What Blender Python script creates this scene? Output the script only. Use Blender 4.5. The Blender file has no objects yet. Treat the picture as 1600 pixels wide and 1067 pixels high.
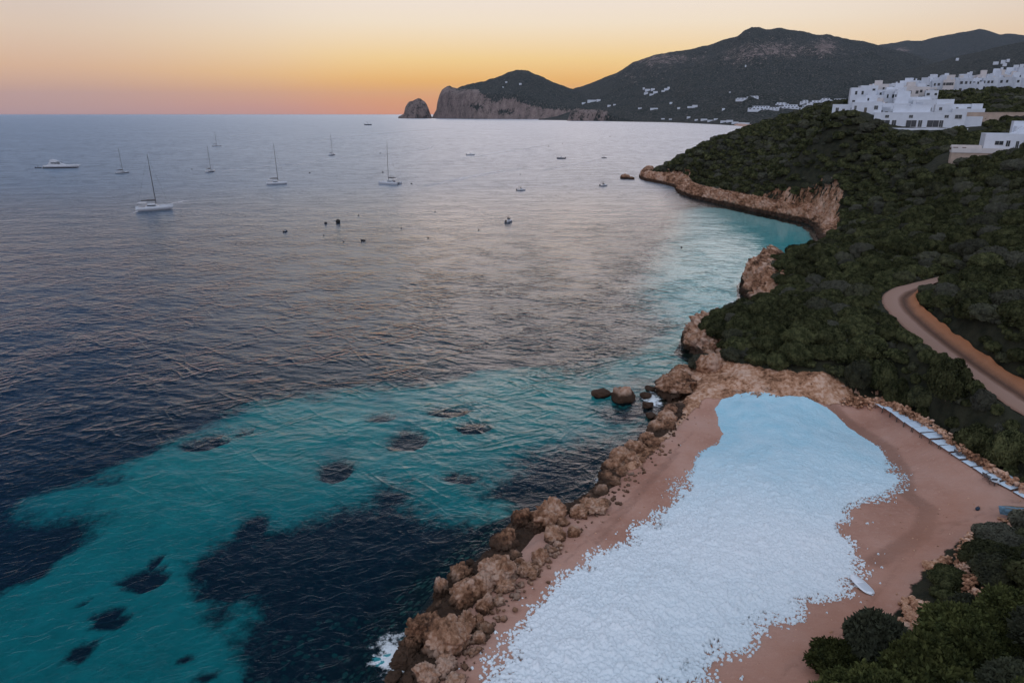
import bpy, math, random
import numpy as np
from mathutils import Vector, Matrix
random.seed(7); rng = np.random.default_rng(7)
C = bpy.context.scene
COL = C.collection
R = math.radians

# ---------------------------------------------------------------- camera, sky, sun, exposure
CAM_H, PITCH, FPX = 45.0, 18.45, 1066.7
cd = bpy.data.cameras.new("camera"); cam = bpy.data.objects.new("camera", cd); COL.objects.link(cam)
cam.location = (0, 0, CAM_H); cam.rotation_euler = (R(90 - PITCH), 0, 0)
cd.sensor_width = 36; cd.lens = 24; cd.clip_start = 0.5; cd.clip_end = 200000
C.camera = cam
C.view_settings.view_transform = 'Standard'; C.view_settings.look = 'None'
C.view_settings.exposure = 0.0; C.view_settings.gamma = 1
C.cycles.max_bounces = 8; C.cycles.transparent_max_bounces = 16; C.cycles.diffuse_bounces = 3
C.cycles.glossy_bounces = 3; C.cycles.use_denoising = True
C.cycles.caustics_reflective = False; C.cycles.caustics_refractive = False
C.cycles.sample_clamp_indirect = 6

def lin(r, g, b):
    f = lambda c: (c/255/12.92 if c/255 <= .04045 else ((c/255 + .055)/1.055)**2.4)
    return (f(r), f(g), f(b), 1)

class NT:
    """small node-tree helper"""
    def __init__(s, tree): s.t = tree; s.n = tree.nodes; s.l = tree.links
    def __call__(s, typ, ins=None, **props):
        n = s.n.new(typ)
        for k, v in props.items(): setattr(n, k, v)
        for k, v in (ins or {}).items():
            sock = n.inputs[k]
            if isinstance(v, bpy.types.NodeSocket): s.l.new(v, sock)
            elif isinstance(v, bpy.types.Node): s.l.new(v.outputs[0], sock)
            else: sock.default_value = v
        return n
    def math(s, op, a, b=0.0, c=None, clamp=False):
        ins = {0: a, 1: b}
        if c is not None: ins[2] = c
        return s('ShaderNodeMath', ins, operation=op, use_clamp=clamp).outputs[0]
    def mixc(s, f, a, b, blend='MIX'):
        n = s('ShaderNodeMix', data_type='RGBA', blend_type=blend)
        for k, v in ((0, f), (6, a), (7, b)):
            if isinstance(v, bpy.types.NodeSocket): s.l.new(v, n.inputs[k])
            else: n.inputs[k].default_value = v if k == 0 else tuple(v)
        return n.outputs[2]
    def ramp(s, fac, pts, interp='LINEAR'):
        n = s('ShaderNodeValToRGB'); cr = n.color_ramp; cr.interpolation = interp
        while len(cr.elements) > 1: cr.elements.remove(cr.elements[-1])
        for i, (p, c) in enumerate(pts):
            e = cr.elements[0] if i == 0 else cr.elements.new(p)
            e.position = p; e.color = c if not isinstance(c, (int, float)) else (c, c, c, 1)
        s.l.new(fac, n.inputs[0]); return n.outputs[0]
    def sstep(s, v, lo, hi):
        return s('ShaderNodeMapRange', {0: v, 1: lo, 2: hi, 3: 0.0, 4: 1.0}, interpolation_type='SMOOTHSTEP').outputs[0]
    def noise(s, vec, scale, detail=4, rough=.55, typ='FBM', dist=0):
        return s('ShaderNodeTexNoise', {'Vector': vec, 'Scale': scale, 'Detail': detail, 'Roughness': rough, 'Distortion': dist}, noise_type=typ).outputs[0]

w = bpy.data.worlds.new("World"); C.world = w; w.use_nodes = True
nt = NT(w.node_tree); nt.n.clear()
tc = nt('ShaderNodeTexCoord').outputs['Generated']
sx = nt('ShaderNodeSeparateXYZ', {0: tc})
el = nt.math('ARCSINE', sx.outputs[2]); el = nt.math('MULTIPLY', el, 180/math.pi)
elp = nt.math('DIVIDE', nt.math('MAXIMUM', el, 0.0), 90.0)
elq = nt.math('POWER', elp, 0.5)          # sqrt spacing: more stops near the horizon
def stops(lst): return [((e/90.0)**.5, lin(*c) if max(c) > 2 else (*c, 1)) for e, c in lst]
warm = nt.ramp(elq, stops([(0, (214, 152, 132)), (.5, (230, 158, 124)), (1.5, (246, 178, 112)), (2.8, (253, 203, 130)), (4.5, (252, 220, 172)), (6.5, (248, 230, 206)),
                           (9, (244, 231, 222)), (13, (1.06, .92, .89)), (18, (1.10, .97, .97)), (22.5, (.70, .66, .72)), (28, (.20, .25, .36)), (37, (.04, .09, .18)), (44, (.05, .10, .19)), (55, (.40, .50, .66)), (90, (.80, .93, 1.10))]))
cool = nt.ramp(elq, stops([(0, (196, 152, 144)), (1.2, (216, 168, 144)), (3, (230, 188, 152)), (5.5, (228, 204, 182)), (8, (220, 206, 198)), (11, (150, 158, 176)), (15, (100, 120, 152)),
                           (24, (62, 90, 130)), (40, (.035, .075, .15)), (55, (.35, .45, .62)), (90, (.80, .93, 1.10))]))
glow = nt.ramp(elq, stops([(0, (240, 150, 92)), (1, (250, 168, 86)), (2.4, (255, 192, 96)), (4, (255, 216, 146)), (6.5, (250, 231, 204)), (9, (244, 231, 222)), (13, (1.06, .92, .89)), (18, (1.10, .97, .97)), (22.5, (.70, .66, .72)), (28, (.20, .25, .36)), (37, (.04, .09, .18)), (44, (.05, .10, .19)), (55, (.40, .50, .66)), (90, (.80, .93, 1.10))]))
east = nt.ramp(elq, stops([(0, (.50, .50, .60)), (8, (.85, .80, .90)), (20, (.95, .98, 1.2)), (50, (.95, 1.08, 1.28)), (90, (.80, .93, 1.10))]))
SUN_AZ = R(5.0)
hx = nt.math('MULTIPLY', sx.outputs[0], math.sin(SUN_AZ)); hy = nt.math('MULTIPLY', sx.outputs[1], math.cos(SUN_AZ))
hl = nt.math('SQRT', nt.math('ADD', nt.math('MULTIPLY', sx.outputs[0], sx.outputs[0]), nt.math('MULTIPLY', sx.outputs[1], sx.outputs[1])))
az = nt.math('DIVIDE', nt.math('ADD', hx, hy), nt.math('MAXIMUM', hl, 1e-4))
fw = nt.sstep(az, 0.78, 0.995)
fe = nt.sstep(az, 0.45, -0.45)
gx_ = nt.math('ADD', nt.math('MULTIPLY', sx.outputs[0], math.sin(R(2))), nt.math('MULTIPLY', sx.outputs[1], math.cos(R(2)))); fg = nt.sstep(nt.math('DIVIDE', gx_, nt.math('MAXIMUM', hl, 1e-4)), .93, 1.0)
sky = nt.mixc(fw, cool, warm); sky = nt.mixc(fg, sky, glow); sky = nt.mixc(fe, sky, east)
bg = nt('ShaderNodeBackground', {'Color': sky, 'Strength': 1.0})
nt('ShaderNodeOutputWorld', {0: bg.outputs[0]})

sd = bpy.data.lights.new("sun", 'SUN'); sd.energy = 0.15; sd.angle = R(30); sd.color = (1, .66, .5)
sun = bpy.data.objects.new("sun", sd); COL.objects.link(sun)
sdir = Vector((math.sin(R(6))*math.cos(R(12)), math.cos(R(6))*math.cos(R(12)), math.sin(R(12))))
sun.rotation_euler = sdir.to_track_quat('Z', 'Y').to_euler()

# ---------------------------------------------------------------- helpers
cp_, sp_ = math.cos(R(PITCH)), math.sin(R(PITCH))
def ray(px, py):
    u = (px - 800)/FPX; v = (533.5 - py)/FPX
    return np.array([u, cp_ + v*sp_, -sp_ + v*cp_])
def W(px, py, z=0.0):
    d = ray(px, py); t = (z - CAM_H)/d[2]
    return np.array([d[0]*t, d[1]*t])
def Wd(px, py, dist):
    """point on that sight line at forward (y) distance dist"""
    d = ray(px, py); t = dist/d[1]; return np.array([d[0]*t, d[1]*t, CAM_H + d[2]*t])
def proj(x, y, z):
    zz = z - CAM_H; dep = y*cp_ - zz*sp_; up = y*sp_ + zz*cp_
    dep = np.maximum(dep, .01)
    return 800 + FPX*x/dep, 533.5 - FPX*up/dep, dep
def px_dir(px):
    d = ray(px, 180.0); h = math.hypot(d[0], d[1]); return d[0]/h, d[1]/h

def _hash(ix, iy, iz, seed):
    h = (ix.astype(np.uint32)*np.uint32(374761393) + iy.astype(np.uint32)*np.uint32(668265263) + iz.astype(np.uint32)*np.uint32(2147483647 & 1274126177) + np.uint32(seed*974711 & 0xffffffff))
    h = (h ^ (h >> np.uint32(13)))*np.uint32(1274126177); h = h ^ (h >> np.uint32(16))
    return h.astype(np.float64)/4294967295.0
def vnoise(x, y, z=None, seed=0):
    x = np.asarray(x, float); y = np.asarray(y, float); z = np.zeros_like(x) if z is None else np.asarray(z, float)
    fx, fy, fz = np.floor(x), np.floor(y), np.floor(z)
    ix, iy, iz = fx.astype(np.int64), fy.astype(np.int64), fz.astype(np.int64)
    tx, ty, tz = x - fx, y - fy, z - fz
    sx, sy, sz = (t*t*t*(t*(t*6 - 15) + 10) for t in (tx, ty, tz))
    r = 0
    for a in (0, 1):
        for b in (0, 1):
            for c in (0, 1):
                wgt = (sx if a else 1 - sx)*(sy if b else 1 - sy)*(sz if c else 1 - sz)
                r = r + wgt*_hash(ix + a, iy + b, iz + c, seed)
    return r*2 - 1
def fbm(x, y, z=None, oct=4, seed=0, gain=.5, ridged=False):
    s = 0; a = 1.0; f = 1.0; tot = 0
    for o in range(oct):
        n = vnoise(np.asarray(x)*f + 17.3*o, np.asarray(y)*f - 9.1*o, None if z is None else np.asarray(z)*f + 4.7*o, seed + o)
        if ridged: n = 1 - 2*np.abs(n)
        s = s + n*a; tot += a; a *= gain; f *= 2.03
    return s/tot
def worley(x, y, z, seed=0):
    """distance to nearest and second nearest cell point, and that cell's random value"""
    fx, fy, fz = (np.floor(q).astype(np.int64) for q in (x, y, z)); d1 = np.full(np.shape(x), 9.0); d2 = d1.copy(); r = np.zeros(np.shape(x))
    for a in (-1, 0, 1):
        for b in (-1, 0, 1):
            for c in (-1, 0, 1):
                i, j, k = fx + a, fy + b, fz + c; d = np.sqrt((i + _hash(i, j, k, seed) - x)**2 + (j + _hash(i, j, k, seed + 51) - y)**2 + (k + _hash(i, j, k, seed + 87) - z)**2)
                n = d < d1; d2 = np.where(n, d1, np.minimum(d2, d)); r = np.where(n, _hash(i, j, k, seed + 33), r); d1 = np.where(n, d, d1)
    return d1, d2, r
def smooth(a, b, x):
    t = np.clip((x - a)/(b - a), 0, 1); return t*t*(3 - 2*t)

def seg_dist(px, py, poly, closed=True):
    poly = np.asarray(poly, float); n = len(poly); d2 = np.full(np.shape(px), 1e18)
    for i in range(n if closed else n - 1):
        a = poly[i]; b = poly[(i + 1) % n]; ab = b - a; L = max(ab @ ab, 1e-12)
        t = np.clip(((px - a[0])*ab[0] + (py - a[1])*ab[1])/L, 0, 1)
        d2 = np.minimum(d2, (px - a[0] - t*ab[0])**2 + (py - a[1] - t*ab[1])**2)
    return np.sqrt(d2)
def inside(px, py, poly):
    poly = np.asarray(poly, float); n = len(poly); r = np.zeros(np.shape(px), bool)
    for i in range(n):
        x1, y1 = poly[i]; x2, y2 = poly[(i + 1) % n]
        if y1 == y2: continue
        c = ((y1 > py) != (y2 > py)) & (px < (x2 - x1)*(py - y1)/(y2 - y1) + x1)
        r ^= c
    return r
def sdf(px, py, poly):
    d = seg_dist(px, py, poly); return np.where(inside(px, py, poly), d, -d)
def chaikin(p, n=2, closed=False):
    p = np.asarray(p, float)
    for _ in range(n):
        q = np.roll(p, -1, 0) if closed else p[1:]
        a = p if closed else p[:-1]
        m = np.stack([a*.75 + q*.25, a*.25 + q*.75], 1).reshape(-1, p.shape[1])
        p = m if closed else np.vstack([p[:1], m, p[-1:]])
    return p
def resample(p, step):
    p = np.asarray(p, float); d = np.r_[0, np.cumsum(np.linalg.norm(np.diff(p, axis=0), axis=1))]
    n = max(2, int(d[-1]/step) + 1); t = np.linspace(0, d[-1], n)
    return np.stack([np.interp(t, d, p[:, k]) for k in range(p.shape[1])], 1), t

def mesh_np(name, v, faces, m=None, smooth_=True, attrs=None):
    """faces: int array (n,3) or (n,4), or a list of them"""
    me = bpy.data.meshes.new(name); v = np.asarray(v, np.float32)
    fl = faces if isinstance(faces, list) else [faces]
    fl = [np.asarray(f, np.int32) for f in fl if len(f)]
    me.vertices.add(len(v)); me.vertices.foreach_set('co', v.ravel())
    nl = sum(f.size for f in fl); nf = sum(len(f) for f in fl)
    me.loops.add(nl); me.polygons.add(nf)
    me.loops.foreach_set('vertex_index', np.concatenate([f.ravel() for f in fl]))
    tot = np.concatenate([np.full(len(f), f.shape[1], np.int32) for f in fl])
    me.polygons.foreach_set('loop_start', np.r_[0, np.cumsum(tot)[:-1]].astype(np.int32))
    me.polygons.foreach_set('use_smooth', np.full(nf, smooth_, bool))
    for k, a in (attrs or {}).items():
        at = me.attributes.new(k, 'FLOAT', 'POINT'); at.data.foreach_set('value', np.asarray(a, np.float32).ravel())
    me.update(calc_edges=True); me.validate()
    if m: me.materials.append(m)
    return me
def put(name, me, parent=None, loc=None):
    o = bpy.data.objects.new(name, me); COL.objects.link(o)
    if parent is not None: o.parent = parent
    if loc is not None: o.location = tuple(loc)
    return o
def tag(o, label=None, cat=None, group=None, kind=None):
    for k, v in (('label', label), ('category', cat), ('group', group), ('kind', kind)):
        if v: o[k] = v
    return o
def empty(name, loc, rz=0.0, sc=1.0):
    o = bpy.data.objects.new(name, None); COL.objects.link(o); o.location = tuple(float(q) for q in loc); o.rotation_euler = (0, 0, rz)
    o.scale = (sc,)*3 if isinstance(sc, (int, float)) else sc; o.empty_display_size = .2
    return o
def copy_tree(o, parent=None):
    c = o.copy(); COL.objects.link(c)
    if parent is not None: c.parent = parent
    for ch in list(o.children): copy_tree(ch, c)
    return c
def grid_faces(nu, nv, closed_u=False):
    i = np.arange((nu if closed_u else nu - 1))[:, None]; j = np.arange(nv - 1)[None]
    a = i*nv + j; b = ((i + 1) % nu)*nv + j
    return np.stack([a, b, b + 1, a + 1], -1).reshape(-1, 4)

class MB:
    """collects simple solids into one mesh"""
    def __init__(s): s.v = []; s.q = []; s.t = []; s.n = 0
    def add(s, v, f):
        v = np.asarray(v, float); f = np.asarray(f, int) + s.n
        s.v.append(v); (s.q if f.shape[1] == 4 else s.t).append(f); s.n += len(v); return s
    def box(s, x0, x1, y0, y1, z0, z1, M=None):
        v = np.array([[x, y, z] for z in (z0, z1) for x, y in ((x0, y0), (x1, y0), (x1, y1), (x0, y1))], float)
        if M is not None: v = v @ np.array(M)[:3, :3].T + np.array(M)[:3, 3]
        return s.add(v, [[3, 2, 1, 0], [4, 5, 6, 7], [0, 1, 5, 4], [1, 2, 6, 5], [2, 3, 7, 6], [3, 0, 4, 7]])
    def tube(s, p, r, n=8):
        p = np.asarray(p, float); r = np.broadcast_to(r, len(p)); rings = []
        for i in range(len(p)):
            d = p[min(i + 1, len(p) - 1)] - p[max(i - 1, 0)]; d = d/np.linalg.norm(d)
            a = np.cross(d, [0, 0, 1.0]); a = np.array([1., 0, 0]) if np.linalg.norm(a) < 1e-3 else a/np.linalg.norm(a); b = np.cross(d, a)
            th = np.arange(n)*2*math.pi/n
            rings.append(p[i] + r[i]*(np.cos(th)[:, None]*a + np.sin(th)[:, None]*b))
        v = np.vstack(rings + [p[:1], p[-1:]]); m = len(p); q = []; t = []
        for i in range(m - 1):
            for k in range(n): q.append([i*n + k, i*n + (k + 1) % n, (i + 1)*n + (k + 1) % n, (i + 1)*n + k])
        for k in range(n): t.append([m*n, (k + 1) % n, k]); t.append([m*n + 1, (m - 1)*n + k, (m - 1)*n + (k + 1) % n])
        base = s.n; s.v.append(v); s.q.append(np.array(q) + base); s.t.append(np.array(t) + base); s.n += len(v); return s
    def loft(s, secs, cap=True):
        secs = np.asarray(secs, float); a, b = secs.shape[:2]; v = secs.reshape(-1, 3); base = s.n
        s.v.append(v); s.q.append(grid_faces(a, b) + base); s.n += len(v)
        if cap:
            for r0 in (0, (a - 1)*b):
                c = v[r0:r0 + b].mean(0); s.v.append(c[None]); ci = s.n; s.n += 1
                s.t.append(np.array([[ci, base + r0 + k, base + r0 + (k + 1) % b] for k in range(b)]))
        return s
    def mesh(s, name, m, smooth_=False):
        fl = []
        if s.q: fl.append(np.vstack(s.q))
        if s.t: fl.append(np.vstack(s.t))
        return mesh_np(name, np.vstack(s.v), fl, m, smooth_)
    def build(s, name, m, parent=None, loc=None, smooth_=False): return put(name, s.mesh(name, m, smooth_), parent, loc)

def newmat(name):
    m = bpy.data.materials.new(name); m.use_nodes = True; n = NT(m.node_tree); n.n.clear(); return m, n
def finish(n, shader, disp=None):
    n('ShaderNodeOutputMaterial', {0: shader})
def bsdf(n, color, rough=.9, normal=None, spec=.3, **kw):
    ins = {'Base Color': color, 'Roughness': rough, 'Specular IOR Level': spec}; ins.update(kw)
    if normal is not None: ins['Normal'] = normal
    return n('ShaderNodeBsdfPrincipled', ins).outputs[0]
def simple(name, c, rough=.8, var=.15, nscale=.6, bump=0.0, spec=.3, metal=0.0):
    m, n = newmat(name); pos = n('ShaderNodeTexCoord').outputs['Object']
    f = n.noise(pos, nscale, 5); 
    col = n.mixc(n.sstep(f, .3, .7), tuple(q*(1 - var) for q in c[:3]) + (1,), tuple(min(1, q*(1 + var)) for q in c[:3]) + (1,))
    nm = n('ShaderNodeBump', {'Strength': 1.0, 'Distance': bump, 'Height': n.noise(pos, nscale*6, 5)}).outputs[0] if bump else None
    finish(n, bsdf(n, col, rough, nm, spec, Metallic=metal)); return m
# ---------------------------------------------------------------- materials of the setting
def attr(n, name): return n('ShaderNodeAttribute', attribute_name=name).outputs['Fac']
def rock_color(n, pos, sc=1.0, pale=1.0):
    a = n.noise(pos, .22*sc, 6, .6); b = n.noise(pos, 1.6*sc, 6, .65)
    col = n.ramp(n.math('ADD', n.math('MULTIPLY', a, .55), n.math('MULTIPLY', b, .45)),
                 [(.38, (.05*pale, .024*pale, .014*pale, 1)), (.44, (.17*pale, .080*pale, .043*pale, 1)), (.505, (.33*pale, .175*pale, .105*pale, 1)), (.58, (.45*pale, .295*pale, .22*pale, 1))])
    return col, b
def rock_mat(name, sc=1.0, wet=0.9, pale=1.0, bump=.12):
    m, n = newmat(name); g = n('ShaderNodeNewGeometry'); pos = g.outputs['Position']
    col, b = rock_color(n, pos, sc, pale)
    # cracks and pits
    vo = n('ShaderNodeTexVoronoi', {'Vector': pos, 'Scale': 1.1*sc, 'Randomness': 1.0}, feature='F1').outputs[0]
    cr = n.sstep(vo, .75, .2); rg = n.sstep(n.noise(pos, .9*sc, 5, .55, 'RIDGED_MULTIFRACTAL'), 1.05, 1.5); col = n.mixc(n.math('MULTIPLY', rg, .55), col, (.09, .05, .032, 1))
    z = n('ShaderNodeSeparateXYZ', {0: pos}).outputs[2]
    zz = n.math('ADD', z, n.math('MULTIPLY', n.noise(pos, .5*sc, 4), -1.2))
    wet_shade = n.sstep(zz, wet - .1, wet - 1.1)                                  # tide-stained foot, drawn higher to paint shade into the gaps between boulders
    col = n.mixc(wet_shade, col, (.055, .03, .018, 1))
    h = n.math('ADD', n.math('MULTIPLY', b, 1.0), n.math('MULTIPLY', cr, .5))
    h = n.math('SUBTRACT', h, n.math('MULTIPLY', rg, .25))
    h = n.math('ADD', h, n.math('MULTIPLY', n.noise(pos, 7*sc, 4, .7), .35))
    nm = n('ShaderNodeBump', {'Strength': .9, 'Distance': bump*2.2, 'Height': h}).outputs[0]
    finish(n, bsdf(n, col, .85, nm, .25)); return m
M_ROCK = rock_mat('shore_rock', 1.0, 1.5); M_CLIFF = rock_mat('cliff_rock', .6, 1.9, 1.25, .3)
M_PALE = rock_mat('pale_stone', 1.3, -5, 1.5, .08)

def terrain_mat():
    m, n = newmat('ground'); pos = n('ShaderNodeNewGeometry').outputs['Position']
    rc, b = rock_color(n, pos, .9, 1.3)
    vo = n.noise(pos, 1.1, 5, .6, 'RIDGED_MULTIFRACTAL')
    rc = n.mixc(n.math('MULTIPLY', n.sstep(vo, 1.0, 1.5), .5), rc, (.10, .06, .04, 1))
    soil = n.ramp(n.noise(pos, .5, 5), [(.35, (.014, .016, .009, 1)), (.6, (.034, .033, .019, 1))])
    s1 = n.noise(pos, .10, 5, .6); s2 = n.noise(pos, 2.2, 5, .7); s3 = n.noise(pos, 14.0, 3, .7)
    sand = n.ramp(s1, [(.34, (.345, .17, .12, 1)), (.5, (.425, .23, .17, 1)), (.66, (.47, .28, .22, 1))])
    sand = n.mixc(n.math('MULTIPLY', n.sstep(s2, .52, .72), .55), sand, (.48, .31, .25, 1))
    sand = n.mixc(n.math('MULTIPLY', n.sstep(s3, .56, .70), .6), sand, (.17, .085, .058, 1))
    damp = attr(n, 'damp'); sand = n.mixc(n.math('MULTIPLY', n.sstep(n.math('ADD', damp, n.math('MULTIPLY', n.math('SUBTRACT', s2, .5), .5)), .35, .65), .45), sand, (.14, .07, .05, 1))
    red = attr(n, 'red'); sand = n.mixc(n.math('MULTIPLY', red, .55), sand, (.39, .175, .11, 1))
    e = n.math('MULTIPLY', n.math('SUBTRACT', n.noise(pos, .6, 5, .65), .5), 1.1)
    fs = n.sstep(n.math('ADD', attr(n, 'sand'), e), .42, .58); fr = n.sstep(n.math('ADD', attr(n, 'rock'), e), .40, .60)
    col = n.mixc(fr, soil, rc); col = n.mixc(fs, col, sand)
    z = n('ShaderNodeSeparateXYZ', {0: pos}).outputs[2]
    col = n.mixc(n.math('MULTIPLY', n.sstep(n.math('ADD', z, e), .75, .1), n.math('SUBTRACT', 1.0, fs)), col, (.05, .028, .017, 1))  # wet low ground, its dark colour also standing in for shade between boulders
    rip = n('ShaderNodeTexNoise', {'Vector': n('ShaderNodeMapping', {0: pos, 'Rotation': (0, 0, .6), 'Scale': (.5, 2.2, 1)}), 'Scale': .8, 'Detail': 4.0}).outputs[0]
    hs = n.math('ADD', n.math('MULTIPLY', s2, .06), n.math('ADD', n.math('MULTIPLY', s3, .02), n.math('MULTIPLY', rip, .10)))
    hr = n.math('MULTIPLY', n.math('ADD', b, n.math('MULTIPLY', n.sstep(vo, 1.5, .9), .4)), .35)
    hgt = n('ShaderNodeMix', {0: fs, 2: hr, 3: hs}).outputs[0]
    nm = n('ShaderNodeBump', {'Strength': 1.0, 'Distance': 1.0, 'Height': hgt}).outputs[0]
    finish(n, bsdf(n, col, .92, nm, .2)); return m
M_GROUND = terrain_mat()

# ---------------------------------------------------------------- coast line and heights of the near land
def P(lst, z=0.0): return [W(a, b, z) for a, b in lst]
def pd(px, d): q = px_dir(px); return np.array([q[0]/q[1]*d, d])
coast_px = [(622, 1078), (640, 1012), (668, 955), (702, 905), (752, 868), (790, 828), (814, 804), (860, 790), (905, 782), (938, 752), (955, 712), (1000, 690), (1024, 668), (1036, 645), (1042, 622),
            (1030, 602), (1050, 584), (1092, 578), (1096, 560), (1068, 540), (1078, 517), (1110, 503), (1150, 494), (1188, 482), (1166, 465), (1160, 440),
            (1190, 416), (1225, 400), (1272, 381), (1290, 372), (1278, 352), (1240, 342), (1200, 334), (1160, 325), (1110, 314), (1062, 303), (1056, 290), (1030, 286), (1000, 281), (1003, 270)]
coast = np.array([(-24, 30), (-34, -60), (900, -60), (1100, 900)] + [(620, 930), (480, 800), (330, 700), (230, 660)][::1]
                 + [pd(1080, 600), pd(1035, 575)] + P(coast_px)[::-1])
coast = np.array(coast)
beach_px = [(690, 1090), (735, 1010), (775, 950), (815, 905), (860, 862), (905, 832), (945, 785), (985, 742), (1035, 690), (1075, 645), (1105, 625), (1160, 634), (1250, 640), (1330, 640), (1372, 637),
            (1420, 668), (1480, 712), (1540, 752), (1600, 792), (1640, 815), (1610, 822), (1560, 835), (1505, 850), (1450, 890), (1425, 925), (1400, 968), (1330, 1015), (1270, 1050), (1262, 1100)]
beach = np.array(P(beach_px, 1.6))
shelf_px = [(1022, 604), (1060, 578), (1105, 580), (1118, 552), (1130, 560), (1128, 580), (1165, 592), (1215, 606), (1290, 614), (1375, 634), (1330, 642), (1250, 642), (1160, 636), (1110, 628), (1070, 640), (1040, 640)]
shelf = np.array(P(shelf_px, 2.2))
CPS = []
def cpz(*l):
    for a, b, z in l: CPS.append((*W(a, b, z), z))
def cpd(*l):
    for a, d, z in l: CPS.append((*pd(a, d), z))
cpz((720, 1040, 1.3), (760, 1000, 1.3), (900, 850, 1.3), (1050, 700, 1.2), (1100, 640, 1.1), (1200, 700, 1.0), (1200, 900, 1.1), (1000, 1000, 1.1), (1300, 800, 1.3), (1400, 800, 1.7), (1500, 800, 2.2),
    (1370, 637, 2.0), (1460, 700, 2.5), (1560, 765, 3.0), (1600, 790, 3.0), (1400, 930, 2.0), (1300, 1000, 1.8), (1200, 1060, 1.5), (900, 1060, 1.2),
    (1410, 628, 4.0), (1490, 690, 4.6), (1590, 760, 5.0), (1060, 600, 2.6), (1150, 605, 3.2), (1300, 620, 3.4), (1120, 575, 3.6), (1200, 560, 6), (1300, 560, 7.5), (1250, 490, 9),
    (1350, 510, 10), (1400, 480, 13), (1440, 540, 11.5), (1500, 590, 10.5), (1600, 640, 9.5), (1500, 485, 15.5), (1600, 440, 18), (1600, 560, 14), (1600, 300, 25.5), (1600, 345, 23), (1500, 300, 22.5), (1500, 380, 19), (1400, 300, 19),
    (1300, 300, 14.5), (1200, 265, 17), (1300, 235, 27), (1400, 235, 31), (1400, 350, 15.5), (1300, 405, 10.5), (1400, 420, 13), (1300, 460, 9.5), (1250, 430, 8), (1350, 358, 8.5), (1312, 330, 8), (1250, 312, 8),
    (1180, 295, 8), (1120, 277, 8), (1065, 258, 8), (1215, 412, 6), (1240, 458, 5), (1110, 506, 4), (1600, 255, 31.5), (1480, 240, 31.6), (1540, 245, 31.8),
    (1600, 835, 3.6), (1520, 900, 3.4), (1450, 955, 2.8), (1400, 1045, 3.6), (1500, 1045, 5), (1600, 1000, 6), (1600, 1075, 7), (1300, 1075, 3))
cpd((1100, 470, 22), (1160, 455, 30), (1060, 490, 13), (1280, 400, 42), (1220, 430, 37), (1160, 560, 5), (1280, 560, 20), (1060, 545, 2), (1330, 335, 42), (1300, 320, 41), (1350, 400, 49), (1400, 420, 53),
    (1350, 470, 50), (1400, 310, 40.5), (1500, 305, 41), (1600, 300, 43), (1500, 380, 50), (1600, 380, 52), (1440, 425, 55), (1600, 425, 58), (1440, 470, 58), (1520, 470, 61), (1600, 470, 64), (1440, 520, 52), (1600, 530, 60),
    (1400, 650, 35), (1600, 700, 40), (1900, 450, 70), (1900, 250, 45), (1900, 120, 26), (1900, 80, 14), (1900, 50, 9), (1560, 255, 33), (1600, 240, 32.5), (1560, 280, 37))
CPS = np.array(CPS)
def tps_fit(X, z, lam=40.0):
    n = len(X); r2 = ((X[:, None] - X[None])**2).sum(-1); K = .5*r2*np.log(r2 + 1e-9); K[np.diag_indices(n)] += lam
    Pm = np.c_[np.ones(n), X]; A = np.block([[K, Pm], [Pm.T, np.zeros((3, 3))]]); return np.linalg.solve(A, np.r_[z, 0, 0, 0])
_S = 100.0
_sol = tps_fit(CPS[:, :2]/_S, CPS[:, 2], .002)
def tps(x, y):
    x = np.asarray(x, float); out = _sol[-3] + _sol[-2]*x/_S + _sol[-1]*y/_S
    for (a, b, _), c in zip(CPS, _sol[:-3]):
        r2 = ((x - a)**2 + (y - b)**2)/_S**2; out = out + c*.5*r2*np.log(r2 + 1e-9)
    return out
road_px = [(1660, 668), (1600, 632), (1560, 605), (1520, 578), (1480, 548), (1445, 520), (1418, 496), (1402, 478), (1402, 464), (1418, 454), (1450, 446), (1490, 436)]
road_z = [9.2, 9.5, 9.9, 10.3, 10.8, 11.5, 12.2, 12.8, 13.3, 13.8, 14.2, 14.8]
road = chaikin([(*W(a, b, z), z) for (a, b), z in zip(road_px, road_z)], 2)

def grow(a, b, step, end, ratio):
    l = list(np.arange(a, b, step)); s = step
    while l[-1] < end: s *= ratio; l.append(l[-1] + s)
    return np.array(l)
gx = grow(-42, 112, .7, 900, 1.02); gy = grow(24, 152, .7, 960, 1.02)
GX, GY = np.meshgrid(gx, gy, indexing='ij')
D = sdf(GX, GY, coast)
SB = sdf(GX, GY, beach); SH = sdf(GX, GY, shelf)
sand_m = np.maximum(smooth(-1.2, 1.2, SB), ((SB > -9) & (GX < 26) & (GY < 78))*smooth(1.2, 3.2, D))
rock_m = np.maximum(smooth(6.5, 3.5, D)*(GY > 60) + smooth(5, 2, D)*(GY <= 60), smooth(-1, 1.5, SH))
H = np.maximum(tps(GX, GY), .6)
H = np.where(SB > -2, np.minimum(H, 3.4), H)
ramp = np.where(SB > -3, smooth(-.2, 3.5, D), smooth(-.3, 8, D))
rough = (1 - sand_m)*smooth(-1, 2, D)
H = H*ramp + rough*(fbm(GX*.25, GY*.25, oct=5, seed=3)*.9*np.where(rock_m > .5, 1, .6) + np.abs(fbm(GX*.9, GY*.9, oct=3, seed=9))*.5*rock_m)
H = H + sand_m*ramp*(fbm(GX*.12, GY*.12, oct=3, seed=5)*.22 + fbm(GX*.8, GY*.8, oct=2, seed=6)*.04)
H = np.where(D < 0, np.maximum(-.9 + .9*smooth(-2.5, 0, D) - .9*np.maximum(-D - .6, 0), -3.2), H)
rd = seg_dist(GX, GY, road[:, :2], False)
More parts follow.
